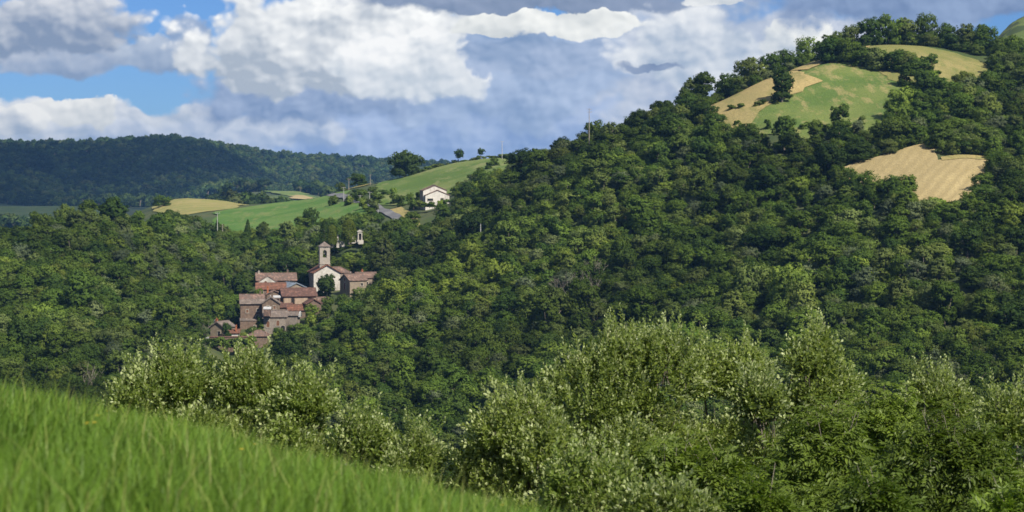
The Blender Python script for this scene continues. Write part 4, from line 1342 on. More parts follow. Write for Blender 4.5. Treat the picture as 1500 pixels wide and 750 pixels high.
MB().box(-0.45, 0.45, -0.45, 0.45, -1.5, 0.6).build('plinth', M['tomb'], ob)
MB().add([(-.3, -.3, .6), (.3, -.3, .6), (.3, .3, .6), (-.3, .3, .6), (-.14, -.14, 2.5), (.14, -.14, 2.5), (.14, .14, 2.5), (-.14, .14, 2.5), (0, 0, 2.85)],
         [(3, 2, 1, 0), (0, 1, 5, 4), (1, 2, 6, 5), (2, 3, 7, 6), (3, 0, 4, 7), (4, 5, 8), (5, 6, 8), (6, 7, 8), (7, 4, 8)]).build('shaft', M['tomb'], ob)
for k, (a, b, c_, lb) in enumerate([(487, 358, 659, 'small white cross topped gravestone beside the clipped cypress'), (501, 357, 660.5, 'broad white gravestone at the foot of obelisk'),
                                    (518, 352, 663, 'upright pale gravestone beside the chapel tomb')]):
    g_ = empty('gravestone', place(a, b, c_), 0.1 * k, label=lb, category='gravestone')
    wd = (0.25, 0.7, 0.5)[k]; ht = (1.3, 0.9, 1.5)[k]
    MB().prism([(-wd, -0.8), (wd, -0.8), (wd, ht * 0.75), (wd * 0.6, ht * 0.94), (0, ht), (-wd * 0.6, ht * 0.94), (-wd, ht * 0.75)], 'y', -0.12, 0.12).build('slab', M['tomb'], g_)
    MB().box(-wd - 0.2, wd + 0.2, -0.5, 0.3, -1.0, -0.05).build('plinth', M['tomb'], g_)
    if k == 0:
        MB().box(-0.07, 0.07, -0.06, 0.06, ht, ht + 0.7).box(-0.28, 0.28, -0.062, 0.062, ht + 0.35, ht + 0.5).build('cross', M['tomb'], g_)


# ------------------------------------------------------------------ poles
def pole(px, py, r, h, mat, label, arms=1, group=None):
    x, y = on(px, r)
    p = place(px, py, r)
    o = empty('utility_pole', (p.x, p.y, p.z), 0.3, label=label, category='pole')
    if group:
        o['group'] = group
    MB().tube([(0, 0, -3), (0, 0, h * 0.5), (0, 0, h)], [0.15, 0.12, 0.09], 8).build('post', M[mat], o)
    for a in range(arms):
        z = h - 0.35 - a * 0.9
        c = MB().box(-0.75, 0.75, -0.2, -0.11, z, z + 0.09).build('crossarm', M[mat], o)
        for t in (-0.8, 0, 0.8):
            MB().tube([(t, -0.145, z + 0.12), (t, -0.145, z + 0.3)], [0.05, 0.07], 6).build('insulator', M['tomb'], c)
    return o


pole(735.5, 229, 885, 6.6, 'pole_concrete', 'pale thin utility pole at the top of the crest field')
pole(863, 205, 638, 9.8, 'pole_wood', 'wooden utility pole with crossarms rising out of hillside trees', 2)
pole(542.5, 275, 925, 6.0, 'pole_wood', 'grey utility pole beside the bushy tree on the crest')
pole(511, 280, 915, 5.6, 'pole_wood', 'thin grey utility pole left of the crest hedge')
pole(503.5, 298, 850, 6.8, 'pole_concrete', 'pale utility pole standing on the grey road bend')
pole(527.5, 312, 800, 7.0, 'pole_concrete', 'pale utility pole between the road and valley field')
pole(541.5, 306, 795, 6.6, 'pole_concrete', 'pale utility pole near the hedge below the crest field')
pole(554, 320, 765, 3.4, 'pole_concrete', 'short white post beside the lower road', 0)
pole(318.5, 348, 742, 9.0, 'pole_concrete', 'tall pale utility pole beside the narrow cypress')
pole(326, 350, 742, 5.4, 'pole_wood', 'shorter brown pole next to the tall pale pole', 0)
pole(704, 345, 600, 3.4, 'sheet_white', 'short white post in the trees below the hill house', 0)
pole(145, 470, 560, 5.0, 'pole_concrete', 'grey pole sticking out of the wooded village slope', 0)

# ------------------------------------------------------------------ single trees that stand out
def tree_at(px, r, key, wid, hei, label, name='broadleaf_tree', cat='tree', group=None, rot=0.0, z=None, py=None):
    x, y = on(px, r)
    v = VARS[key]
    zz = place(px, py, r).z if py is not None else None
    return put_tree(name, key, x, y, wid / 2 / v['R'], hei / v['H'], rot, label, cat, group, z=zz)


tree_at(478, 613, 'lone0', 6.4, 9.0, 'dense dark tree in front of the church', rot=1.0, py=441)
tree_at(1145, 612, 'lone1', 7.2, 10.6, 'lone dark oak standing at the edge of the dry field', rot=2.0)
tree_at(594, 918, 'round0', 14.5, 12.6, 'big round dark tree alone on the green crest', rot=0.4)
tree_at(672, 935, 'open0', 6.6, 7.6, 'open crowned dark tree on the crest hedge', rot=0.3)
tree_at(704, 925, 'open0', 4.8, 5.6, 'small open tree on the crest hedge near the pale pole', rot=2.3)
tree_at(525, 935, 'oak1', 9.6, 6.8, 'bushy tree beside the grey crest poles', rot=0.7)
tree_at(500, 925, 'oak3', 5.5, 4.6, 'small rounded tree left of the crest poles', rot=1.7)
tree_at(166, 668, 'lone0', 9.6, 12.0, 'large rounded oak rising above the left wood', rot=0.2)
tree_at(131, 664, 'oak4', 7.4, 11.0, 'smaller oak leaning beside the large rounded oak', rot=2.2)
tree_at(94, 660, 'oak5', 6.8, 10.0, 'rounded pale oak breaking the left skyline of the wood', rot=1.2)
tree_at(65, 655, 'oak0', 7.2, 8.6, 'broad oak at the far left edge of the wood top', rot=3.2)
tree_at(237, 965, 'oak6', 9.0, 6.0, 'hazy green tree clump at the end of the stubble field', rot=1.1)
tree_at(265, 700, 'rust0', 5.6, 7.0, 'browning reddish tree on the top of the left wood', rot=0.5)
tree_at(318, 745, 'cypress', 2.2, 9.2, 'narrow dark cypress beside the tall pale pole', name='cypress_tree')
tree_at(363, 742, 'cypress', 2.6, 9.8, 'narrow cypress in front of the valley field', name='cypress_tree', rot=1)
tree_at(475, 657, 'cypress', 3.6, 8.2, 'dark column cypress at the burial ground', name='cypress_tree', py=360)
tree_at(486, 657, 'topiary', 3.4, 6.4, 'slim clipped yellow green evergreen in the burial ground', name='clipped_evergreen', py=358)
tree_at(511, 659, 'topiary', 4.6, 7.6, 'stout clipped yellow green evergreen beside the chapel tomb', name='clipped_evergreen', rot=1.0, py=355)
tree_at(403, 745, 'bright0', 4.0, 4.2, 'small green tree by the bare tan patch', py=352)
tree_at(456, 742, 'oak2', 8.0, 9.5, 'dark oak in front of the valley field above the village', rot=2.0, py=345)
tree_at(443, 738, 'oak4', 6.8, 7.5, 'paler oak beside the dark oak above the village', rot=0.9, py=345)
tree_at(560, 640, 'oak3', 10.0, 11.0, 'broad oak on the slope between church and road', rot=0.9)
tree_at(585, 650, 'dark0', 9.0, 10.5, 'dark broad oak below the lower road', rot=1.9)
tree_at(604, 690, 'tall0', 6.5, 8.5, 'tall oak just left below the hill house', rot=1.9)
tree_at(648, 690, 'tall0', 6.0, 7.6, 'tall oak directly below the hill house', rot=0.6)
tree_at(690, 690, 'dark1', 8.0, 10.0, 'dark oak right below the hill house meadow', rot=0.6)
for k, (a, b, c_, d_, kk, lb) in enumerate([
        (340, 601, 6.5, 9.0, 'dark0', 'dark tree behind the tall brown house'), (352, 632, 6.5, 9.0, 'dark1', 'dark tree left of the long upper house'),
        (306, 588, 6.0, 8.5, 'dark1', 'dark tree left of the small tan house'), (331, 574, 3.0, 4.8, 'dark0', 'small dark conical tree beside the tan house'),
        (445, 636, 5.6, 8.5, 'dark0', 'dark tree between the long house and the church'), (443, 640, 6.0, 8.0, 'oak5', 'oak behind the slate roofed house'),
        (381, 588, 3.2, 4.6, 'bright0', 'ivy covered shrub against the tall brown house'), (369, 582, 4.2, 3.6, 'dark0', 'dark shrub at the foot of the tall brown house'),
        (356, 580, 3.2, 2.8, 'bright1', 'bright green shrub beside the pink hipped hut'), (378, 612, 3.4, 3.8, 'bright1', 'bright green shrub beside the long upper house'),
        (500, 590, 4.4, 3.6, 'bright0', 'light green tree hiding the red doored house foot'), (455, 589, 4.6, 5.6, 'bright1', 'light green tree below the red tiled building'),
        (480, 590, 5.2, 5.6, 'bright0', 'light green tree below the church cottage')]):
    PYS = [488, 440, 500, 495, 436, 424, 487, 495, 500, 440, 448, 472, 462]
    tree_at(a, b, kk, c_, d_, lb, rot=k * 0.9, py=PYS[k])
for k, (a, b, c_, d_, kk) in enumerate([(492, 648, 5.0, 4.6, 'bright0'), (508, 650, 5.5, 5.0, 'bright1'), (523, 650, 5.0, 4.4, 'bright0'), (540, 652, 6.0, 6.5, 'bright1'), (500, 640, 5.5, 5.4, 'oak3'),
                                            (517, 642, 5.5, 5.2, 'bright0'), (532, 640, 5.5, 5.0, 'oak5'), (466, 650, 6.0, 6.0, 'bright1'), (548, 640, 6, 6, 'oak2'), (455, 648, 6, 6, 'pale0')]):
    tree_at(a, b, kk, c_, d_, 'light green tree on the bank between church roof and burial ground', group='trees between church and burial ground', rot=k * 1.9)
# trees on the hill top round the fields
for k, (a, b, kk, w_, h_, lb) in enumerate([
        (1005, 640, 'oak1', 7.5, 10.0, 'oak at the low end of the hilltop tree row'), (1030, 640, 'tall0', 9.0, 13.0, 'tall spiky oak left of the dry field'),
        (1066, 648, 'oak3', 7.0, 9.0, 'small oak in the gap of the hilltop tree row'), (1100, 660, 'oak5', 11.0, 11.0, 'broad oak behind the dry field edge'),
        (1128, 664, 'dark0', 8.0, 10.0, 'dark oak behind the lone field oak'), (1155, 682, 'dark1', 11.0, 10.5, 'dark rounded oak on the hilltop skyline'),
        (1182, 688, 'oak2', 10.0, 10.0, 'wide oak above the dry grass bank'), (1222, 702, 'oak4', 9.0, 10.5, 'oak rising over the start of the summit wood'),
        (1245, 706, 'oak0', 9.0, 11.5, 'tallest oak of the summit wood beside the bank'), (1272, 708, 'dark0', 10.0, 12.0, 'dark summit oak above the upper pasture'),
        (1300, 710, 'oak6', 10.0, 12.5, 'rounded summit oak at the highest skyline point'), (1328, 712, 'oak1', 9.5, 11.0, 'summit oak above the middle of the upper pasture'),
        (1355, 714, 'oak2', 9.5, 11.0, 'summit oak near the dip in the skyline'), (1380, 716, 'dark1', 8.5, 9.5, 'dark summit oak left of the skyline dip'),
        (1408, 712, 'oak3', 10.0, 10.0, 'oak at the right end of the upper pasture'), (1436, 716, 'oak5', 11.0, 10.5, 'oak in front of the far green hill pasture'),
        (1462, 712, 'oak6', 9.0, 7.0, 'oak below the far green hill pasture'), (1490, 706, 'oak0', 9.0, 6.0, 'oak at the foot of the far green pasture')]):
    tree_at(a, b, kk, w_, h_, lb, rot=k * 1.3)
hedge_r = np.random.default_rng(12)
for k in range(34):                                   # rough growth along the lower wheat field and the hilltop pasture
    if k < 18:
        x, y = cast(1212 + k * 9 + hedge_r.uniform(-3, 3), np.interp(1212 + k * 9, [1212, 1250, 1300, 1352, 1372], [255, 239, 226, 211, 213]) - hedge_r.uniform(0, 3), 480, 600)
        lb, gp = 'small shrub along the upper edge of the lower wheat field', 'shrubs above the lower wheat field'
    else:
        x, y = cast(1060 + (k - 18) * 16 + hedge_r.uniform(-6, 6), 190 + hedge_r.uniform(-6, 6), 560, 690)
        lb, gp = 'small shrub along the foot of the hilltop pasture', 'shrubs below the hilltop pasture'
    put_tree('shrub', ['shrub0', 'shrub1'][k % 4 == 0], x, y, hedge_r.uniform(0.5, 0.9), hedge_r.uniform(0.5, 1.0), k * 1.1, lb, 'shrub', gp)
for k in range(15):                                   # tree belt between the two hilltop fields
    a = 1206 + k * 11.0 + hedge_r.uniform(-3, 3)
    b = 662 - max(0, (a - 1215)) * 0.12 + hedge_r.uniform(-3, 3)
    tree_at(a, b, ['oak1', 'dark0', 'oak4', 'oak5'][k % 4], hedge_r.uniform(6.5, 8.5), hedge_r.uniform(6.0, 8.0) + (1.5 if k < 4 else 0),
            'bushy oak in the tree belt between the two hilltop fields', group='tree belt between hilltop fields', rot=k * 1.1)
for k, (a, b) in enumerate([(1070, 615), (1083, 613), (1108, 610), (1117, 611), (1135, 611)]):
    tree_at(a, b, 'shrub0', 3.0, 2.0, 'low dark scrub patch in the dry hilltop field', name='shrub', cat='shrub', group='scrub in the dry field', rot=k)
# hedge along the crest and round the road
for k in range(26):
    a = 606 + k * 6.6 + hedge_r.uniform(-2, 2)
    b = 937 - max(0, a - 690) * 0.18
    tree_at(a, b, 'shrub0', hedge_r.uniform(3.0, 5.0), hedge_r.uniform(1.8, 3.4), 'dark hedge shrub along the top of the crest field', name='shrub', cat='shrub', group='crest hedge shrubs', rot=k * 0.7)
for k, (a, b, w_, h_) in enumerate([(488, 842, 5, 4.4), (519, 836, 6, 4), (530, 828, 6, 5), (512, 822, 5, 4), (545, 815, 5, 3.6), (552, 800, 6, 4), (533, 790, 5, 4.5), (546, 780, 6, 5), (520, 865, 5, 3), (532, 860, 5, 2.6),
                                    (548, 852, 5, 3), (562, 840, 5, 2.6), (575, 830, 5, 2.8), (588, 772, 4, 4.5), (580, 790, 5, 4), (600, 790, 4, 3.4), (614, 770, 5, 5), (606, 755, 4, 4)]):
    tree_at(a, b, 'shrub0' if k % 3 else 'shrub1', w_, h_, 'rounded green shrub on the banks of the hill road', name='shrub', cat='shrub', group='shrubs along the hill road', rot=k * 1.7)
for k in range(16):
    a = 348 + k * 9 + hedge_r.uniform(-3, 3)
    tree_at(a, 752 + hedge_r.uniform(-5, 5), ['oak1', 'oak5', 'bright1', 'oak6'][k % 4], hedge_r.uniform(3.5, 6.0), hedge_r.uniform(3.0, 5.0),
            'small tree in the hedge below the valley field', group='trees below the valley field', rot=k * 2.1)
for k, (a, b) in enumerate([(690, 790), (702, 810), (716, 830), (668, 760), (676, 770), (726, 842)]):
    tree_at(a, b, 'shrub0', 4.2, 3.6, 'rounded shrub where the crest field meets the wood', name='shrub', cat='shrub', group='shrubs at the wood edge', rot=k)
for k, (a, b) in enumerate([(836, 492), (848, 486), (860, 490), (822, 494), (300, 560), (225, 470), (130, 450), (872, 500)]):
    x, y = on(a, b)
    o = empty('bare_tree', (x, y, h1(x, y)), k * 1.3, label='leafless grey tree among the hillside oaks' if a > 500 else 'leafless pale tree in the wood below the village', category='tree',
              group='leafless hillside trees' if a > 500 else 'leafless trees below the village')
    o.scale = (0.9, 0.9, 1.05)
    link('branches', BARE[k % 2], o)
for k in range(11):
    tree_at(306 + k * 6.2 + hedge_r.uniform(-1, 1), 566 + hedge_r.uniform(-1, 1), 'shrub0', hedge_r.uniform(2.2, 3.2), hedge_r.uniform(2.2, 3.2), 'dark hedge shrub below the long garden wall',
            name='shrub', cat='shrub', group='hedge below the garden wall', rot=k * 1.3, py=507 + hedge_r.uniform(-2, 2))
for k, (a, b, h_) in enumerate([(614, 737, 2.6), (622, 735, 1.8), (634, 734, 2.0), (644, 735, 2.6), (653, 737, 3.0), (606, 740, 3.0), (629, 733, 1.6)]):
    tree_at(a, b, ['shrub0', 'shrub1'][k % 2], 3.2, h_, 'small garden shrub at the foot of the pale hill house', name='shrub', cat='shrub', group='shrubs at the hill house', rot=k * 2.3, py=303)
for k in range(16):
    a = 398 + k * 5.2 + hedge_r.uniform(-2, 2)
    b = 568 + (k % 3) * 7 + hedge_r.uniform(-2, 2) + max(0, a - 430) * 0.12
    tree_at(a, b, ['oak6', 'bright0', 'oak3', 'shrub1'][k % 4], hedge_r.uniform(3.2, 4.8), hedge_r.uniform(2.6, 4.2), 'small bushy tree on the slope just below the village houses', group='bushy trees below the houses', rot=k * 1.7)
# bare earth patch on the slope
drape('bare_patch', np.array([on(404, 738), on(405, 750), on(420, 750), on(421, 738)]), M['wheat'], 2.0, 0.5)

# ------------------------------------------------------------------ foreground bushes, leaf by leaf
M['willow'] = leaf_mat('silvery_leaves', [(0.0, (0.115, 0.165, 0.034)), (1.0, (0.145, 0.190, 0.042))], trans=0.32, back=(0.40, 0.45, 0.21), rough=0.42, tintamp=0.4, spec=0.3)  # undersides are silvery by species, raised paler to stand in for sun highlights
M['ash'] = leaf_mat('ash_leaves', [(0.0, (0.105, 0.165, 0.024)), (1.0, (0.130, 0.185, 0.028))], trans=0.38, rough=0.45, tintamp=0.35, spec=0.25)


def sprig_willow(rng):
    """an upright shoot with alternate oval leaves"""
    V = []
    n = 15
    Ls = 0.36
    for i in range(n):
        t = (i + 1) / n
        a = i * 2.4 + rng.normal(0, 0.3)
        out = np.array([math.cos(a), math.sin(a), 0.0])
        up = np.array([0, 0, 1.0])
        l = 0.084 * (1.05 - 0.45 * t) * rng.uniform(0.8, 1.2)
        d = out * math.cos(0.7 + 0.4 * t) + up * math.sin(0.7 + 0.4 * t) + rng.normal(0, 0.15, 3)
        d /= np.linalg.norm(d)
        s = np.cross(d, up + rng.normal(0, 0.35, 3)); s /= np.linalg.norm(s)
        nn = np.cross(s, d)
        p = up * Ls * t + out * 0.008
        w = l * 0.36
        V.append([p, p + d * l * 0.5 + s * w + nn * w * 0.3, p + d * l, p + d * l * 0.5 - s * w + nn * w * 0.3])
    return np.array(V)


def sprig_ash(rng):
    """a twig end with four arching compound leaves"""
    V = []
    for c in range(4):
        a = c * 1.57 + rng.uniform(-0.4, 0.4)
        out = np.array([math.cos(a), math.sin(a), 0.0]); side = np.array([-math.sin(a), math.cos(a), 0.0]); up = np.array([0, 0, 1.0])
        L = rng.uniform(0.22, 0.32)
        for i in range(6):
            t = 0.25 + 0.75 * i / 5
            p = out * L * t + up * (0.16 * t - 0.17 * t * t)
            for sgn in ((-1, 1) if i < 5 else (0,)):
                l = rng.uniform(0.07, 0.095)
                d = out * (0.55 if sgn else 1.0) + side * sgn * 0.8 + up * rng.uniform(-0.45, 0.0)
                d /= np.linalg.norm(d)
                s = np.cross(d, up + rng.normal(0, 0.25, 3)); s /= np.linalg.norm(s)
                nn = np.cross(s, d)
                w = l * 0.19
                V.append([p, p + d * l * 0.45 + s * w + nn * w * 0.4, p + d * l, p + d * l * 0.45 - s * w + nn * w * 0.4])
    return np.array(V)


_tr = np.random.default_rng(3)
SPRIGS = {'willow': [sprig_willow(_tr) for _ in range(6)], 'ash': [sprig_ash(_tr) for _ in range(6)]}


def place_sprigs(kind, P, D, S, rng):
    """copy sprig templates to points P with axis D and size S"""
    out = []
    which = rng.integers(0, 6, len(P))
    for k in range(6):
        m = which == k
        if not m.any():
            continue
        T = SPRIGS[kind][k]
        nl = T.shape[0]
        z, a, b = frames(D[m], rng)
        Rm = np.stack([a, b, z], 2)                         # columns are the axes
        v = np.einsum('nij,kj->nki', Rm, T.reshape(-1, 3)) * S[m][:, None, None] + P[m][:, None]
        out.append(v.reshape(-1, 4, 3))
    return np.concatenate(out)


def bush(px, r, wid, py_top, kind, nsp, seed, label, mounds=7, shoots=60, mat='willow', tall=False, lichen=0, group=None, size=1.0):
    rng = np.random.default_rng(seed)
    nsp = int(nsp * (1.36 if kind == 'willow' else 1.2))
    x, y = on(px, r)
    zg_ = h1(x, y)
    H = place(px, py_top, r).z - zg_
    o = empty('bush', (x, y, zg_), 0.0, label=label, category='bush')
    if group:
        o['group'] = group
    Rw = wid / 2
    # mounds that make the outline uneven
    C, L = [], []
    for i in range(mounds * 3 if not tall else 0):        # a dome of overlapping mounds
        u_ = unit(rng, 1)[0]
        u_[2] = abs(u_[2])
        s_ = rng.uniform(0.35, 0.72)
        lr = min(Rw, H * 0.6) * rng.uniform(0.30, 0.46)
        C.append((u_[0] * Rw * s_, u_[1] * Rw * s_ * 0.85, min(max(lr * 0.7, H * (0.30 + 0.66 * u_[2] * s_ + rng.uniform(-0.16, 0.05))), H - lr * 0.95)))
        L.append(lr)
    for i in range(2 if not tall else 0):
        C.append((rng.normal(0, Rw * 0.15), 0, H * 0.93 - Rw * 0.34)); L.append(Rw * 0.34)
    for i in range(mounds if tall else 0):
        a = rng.uniform(0, 6.283); rad = Rw * math.sqrt(rng.uniform(0, 1)) * (0.35 if tall else 0.72)
        cx, cy = math.cos(a) * rad, math.sin(a) * rad * 0.8
        edge = rad / Rw
        top = H * (1.0 - 0.45 * edge ** 1.5) * rng.uniform(0.74, 0.97)
        lr = Rw * rng.uniform(0.40, 0.62) if not tall else Rw * rng.uniform(0.42, 0.66)
        nz = max(2, int(top / (lr * 1.1)))
        for k in range(nz):
            f = (k + 0.6) / nz
            C.append((cx * (0.7 + 0.5 * math.sin(f * 3.0)), cy * (0.7 + 0.5 * math.sin(f * 3.0)), max(lr * 0.6, top * f - lr * 0.4 * f)))
            L.append(lr * (1.0 - 0.35 * f if tall else 1.0 - 0.12 * f))
    C = np.array(C); L = np.array(L)
    w = L ** 2 / (L ** 2).sum()
    idx = rng.choice(len(C), nsp, p=w)
    d = unit(rng, nsp)
    d[:, 2] = np.where(d[:, 2] < -0.3, -d[:, 2], d[:, 2])
    rad = 1.0 - np.abs(rng.normal(0, 0.13, nsp))
    # clumpy surface
    rad *= 1 + 0.12 * np.sin(d[:, 0] * 7 + idx) * np.sin(d[:, 1] * 6 + 2 * idx) + 0.08 * np.sin(d[:, 2] * 11 + idx * 3)
    P_ = C[idx] + d * (L[idx] * rad)[:, None]
    dist = np.linalg.norm(P_[:, None] - C[None], axis=2) / L[None]
    keep = ((dist < 0.66).sum(1) == 0) & (P_[:, 2] > 0.05)
    keep &= (d[:, 1] < 0.25) | (P_[:, 2] > H * 0.8) | (rng.random(nsp) < 0.35)      # thinner on the far side, away from the camera
    P_, d = P_[keep], d[keep]
    if kind == 'willow':
        D = d * 0.75 + np.array([0, 0, 0.5]) + rng.normal(0, 0.35, d.shape)
    else:
        D = d * 0.8 + np.array([0, 0, 0.25]) + rng.normal(0, 0.3, d.shape)
    S = rng.uniform(0.75, 1.25, len(P_)) * size
    P_ = P_ - D / np.linalg.norm(D, axis=1)[:, None] * 0.18 * S[:, None]
    V = [place_sprigs(kind, P_, D, S, rng)]
    # long leading shoots above the outline
    up = np.nonzero((d[:, 2] > 0.5))[0]
    st = MB()
    if shoots and len(up):
        order_ = up[np.argsort(-(P_[up, 2] + rng.uniform(0, 0.6, len(up))))][:shoots * 3]
        pick = rng.choice(order_, min(shoots, len(order_)), replace=False)
        for i in pick:
            n = rng.integers(1, 3)
            dv = np.array([rng.normal(0, 0.3), rng.normal(0, 0.3), 1.0]); dv /= np.linalg.norm(dv)
            pts = np.array([P_[i] + dv * 0.22 * k for k in range(n + 1)])
            V.append(place_sprigs(kind, pts, np.repeat(dv[None], n + 1, 0) + rng.normal(0, 0.12, (n + 1, 3)), np.linspace(1.1, 0.75, n + 1) * size, rng))
            st.tube([P_[i] - dv * 0.3, P_[i] + dv * 0.22 * n], [0.008, 0.003], 4)
    V = np.concatenate(V)
    T = np.clip(rng.normal(0.5, 0.24, len(V)), 0, 1)
    flat = V.reshape(-1, 3)
    me = np_mesh('foliage', flat, np.arange(len(flat)).reshape(-1, 4), [M[mat]], attrs={'tint': ('FACE', T)})
    link('foliage', me, o)
    # stems fanning out from the base
    for i in range(len(C)):
        b = Vector((rng.normal(0, 0.12), rng.normal(0, 0.12), -0.3))
        c = Vector(C[i]); m_ = b.lerp(c, 0.55) + Vector((rng.normal(0, 0.1), rng.normal(0, 0.1), 0.12))
        st.tube([b, m_, c, c + (c - m_).normalized() * L[i] * 0.7], [0.035, 0.026, 0.015, 0.006], 5)
        for k in range(3):
            e = c + Vector(unit(rng, 1)[0]) * L[i] * 0.85
            st.tube([m_.lerp(c, rng.uniform(0.3, 1)), m_.lerp(e, 0.6), e], [0.012, 0.009, 0.004], 4)
    st.build('stems', M['bark'] if not lichen else M['twig'], o)
    for k in range((lichen + 1) // 2):                              # pale lichen-covered branches poking through the leaves
        i = rng.integers(0, len(C))
        dd = unit(rng, 1)[0]; dd[1] = -abs(dd[1]) - 0.5; dd[2] = abs(dd[2]) * 0.5; dd /= np.linalg.norm(dd)
        s = Vector(C[i]) + Vector(dd) * L[i] * 1.05
        t = Vector((rng.choice([-1, 1]) * rng.uniform(0.6, 1), rng.normal(-0.2, 0.2), rng.uniform(0.0, 0.5))).normalized()
        l = rng.uniform(0.35, 0.7)
        m_ = s + t * l * 0.5 + Vector((0, 0, rng.normal(0, 0.05)))
        br = MB().tube([s - t * 0.2, s, m_, s + t * l], [0.010, 0.009, 0.007, 0.003], 5)
        br.tube([m_, m_ + (t + Vector((0, 0, rng.choice([-0.8, 0.8])))).normalized() * l * 0.4], [0.006, 0.003], 4)
        br.build('branch', M['branch'], o)
    return o


bush(250, 31.0, 2.7, 516, 'willow', 5600, 1, 'tall pale leaved bush at the left end of the row behind the grass', 9, 46)
bush(365, 30.5, 2.5, 516, 'willow', 5200, 2, 'pale leaved bush with grey stems in the middle of the left row', 8, 36, lichen=2)
bush(440, 29.5, 1.9, 548, 'willow', 3000, 3, 'smaller pale bush sloping down behind the grass bank', 7, 26)
bush(520, 29.0, 1.6, 612, 'willow', 2600, 4, 'low pale bush near the low end of the left row', 7, 26)
bush(598, 28.0, 1.4, 642, 'willow', 2000, 5, 'lowest pale bush where the row meets the big thicket', 6, 22)
bush(770, 27.5, 2.6, 575, 'willow', 5200, 6, 'silvery mound shaped bush at the left of the thicket', 9, 34)
bush(905, 30.5, 3.9, 462, 'willow', 11000, 7, 'large silvery leaved bush forming the thicket top', 13, 70)
bush(1045, 31.5, 2.6, 488, 'willow', 6000, 8, 'silvery bush between the large bush and the sapling', 9, 44)
bush(1182, 30.5, 1.35, 418, 'willow', 4200, 9, 'tall slender silvery sapling standing above the thicket', 5, 40, tall=True)
bush(1230, 30.8, 1.5, 520, 'willow', 2200, 10, 'narrow silvery bush close beside the slender sapling', 6, 20)
bush(1365, 32.0, 3.0, 524, 'willow', 5000, 11, 'silvery bush behind the green ash thicket', 9, 40)
bush(1485, 29.0, 2.2, 558, 'willow', 3600, 12, 'silvery bush at the right end of the thicket', 7, 26)
bush(1200, 25.5, 3.4, 585, 'ash', 4600, 13, 'wide green ash bush with feathery leaves and tan branches', 12, 26, 'ash', lichen=9)
bush(1410, 24.5, 3.0, 592, 'ash', 4000, 14, 'green ash bush with orange lichen branches at the thicket end', 10, 18, 'ash', lichen=10)
bush(1295, 28.5, 2.6, 552, 'ash', 3600, 21, 'green ash bush filling the gap beside the slender sapling', 10, 20, 'ash', lichen=5)
bush(1010, 24.0, 2.4, 640, 'ash', 2800, 15, 'dark green ash bush low in the middle of the thicket', 9, 14, 'ash', lichen=3)
bush(850, 23.5, 1.9, 668, 'willow', 3200, 16, 'low silvery bush in front of the mound', 8, 16, lichen=1)
bush(1290, 21.0, 1.8, 690, 'ash', 1900, 17, 'small green ash bush in front of the wide one', 7, 10, 'ash', lichen=3)
bush(1130, 21.5, 1.6, 700, 'ash', 1600, 18, 'small ash bush at the foot of the thicket', 7, 8, 'ash', lichen=2)
bush(960, 21.0, 1.6, 712, 'willow', 2000, 19, 'small pale bush at the foot of the thicket', 7, 10)
bush(1500, 21.0, 1.4, 700, 'ash', 1300, 20, 'small ash bush below the right end of the thicket', 6, 8, 'ash', lichen=2)
bush(1095, 29.0, 1.8, 535, 'willow', 2600, 22, 'pale bush filling the hollow between large bush and sapling', 8, 20)

# ------------------------------------------------------------------ meadow grass on the near bank
def grass_mat():
    m, g = new_mat('meadow_grass')
    at = g.n('ShaderNodeAttribute', attribute_name='tint').outputs['Fac']
    ramp = g.n('ShaderNodeValToRGB')
    cr = ramp.color_ramp
    st = [(0.0, (0.088, 0.170, 0.018)), (0.45, (0.128, 0.232, 0.024)), (0.8, (0.195, 0.290, 0.032)), (1.0, (0.30, 0.31, 0.10))]
    while len(cr.elements) < len(st):
        cr.elements.new(0.5)
    for e, (p, c) in zip(cr.elements, st):
        e.position = p; e.color = (*c, 1)
    g.link(at, ramp.inputs[0])
    pr = g.n('ShaderNodeBsdfPrincipled', inp={'Base Color': ramp.outputs[0], 'Roughness': 0.5, 'Specular IOR Level': 0.3})
    tr = g.n('ShaderNodeBsdfTranslucent', inp={'Color': ramp.outputs[0]})
    mx = g.n('ShaderNodeMixShader', inp={0: 0.38, 1: pr.outputs[0], 2: tr.outputs[0]})
    out = g.n('ShaderNodeOutputMaterial')
    g.link(mx.outputs[0], out.inputs[0])
    return m


M['grass'] = grass_mat()


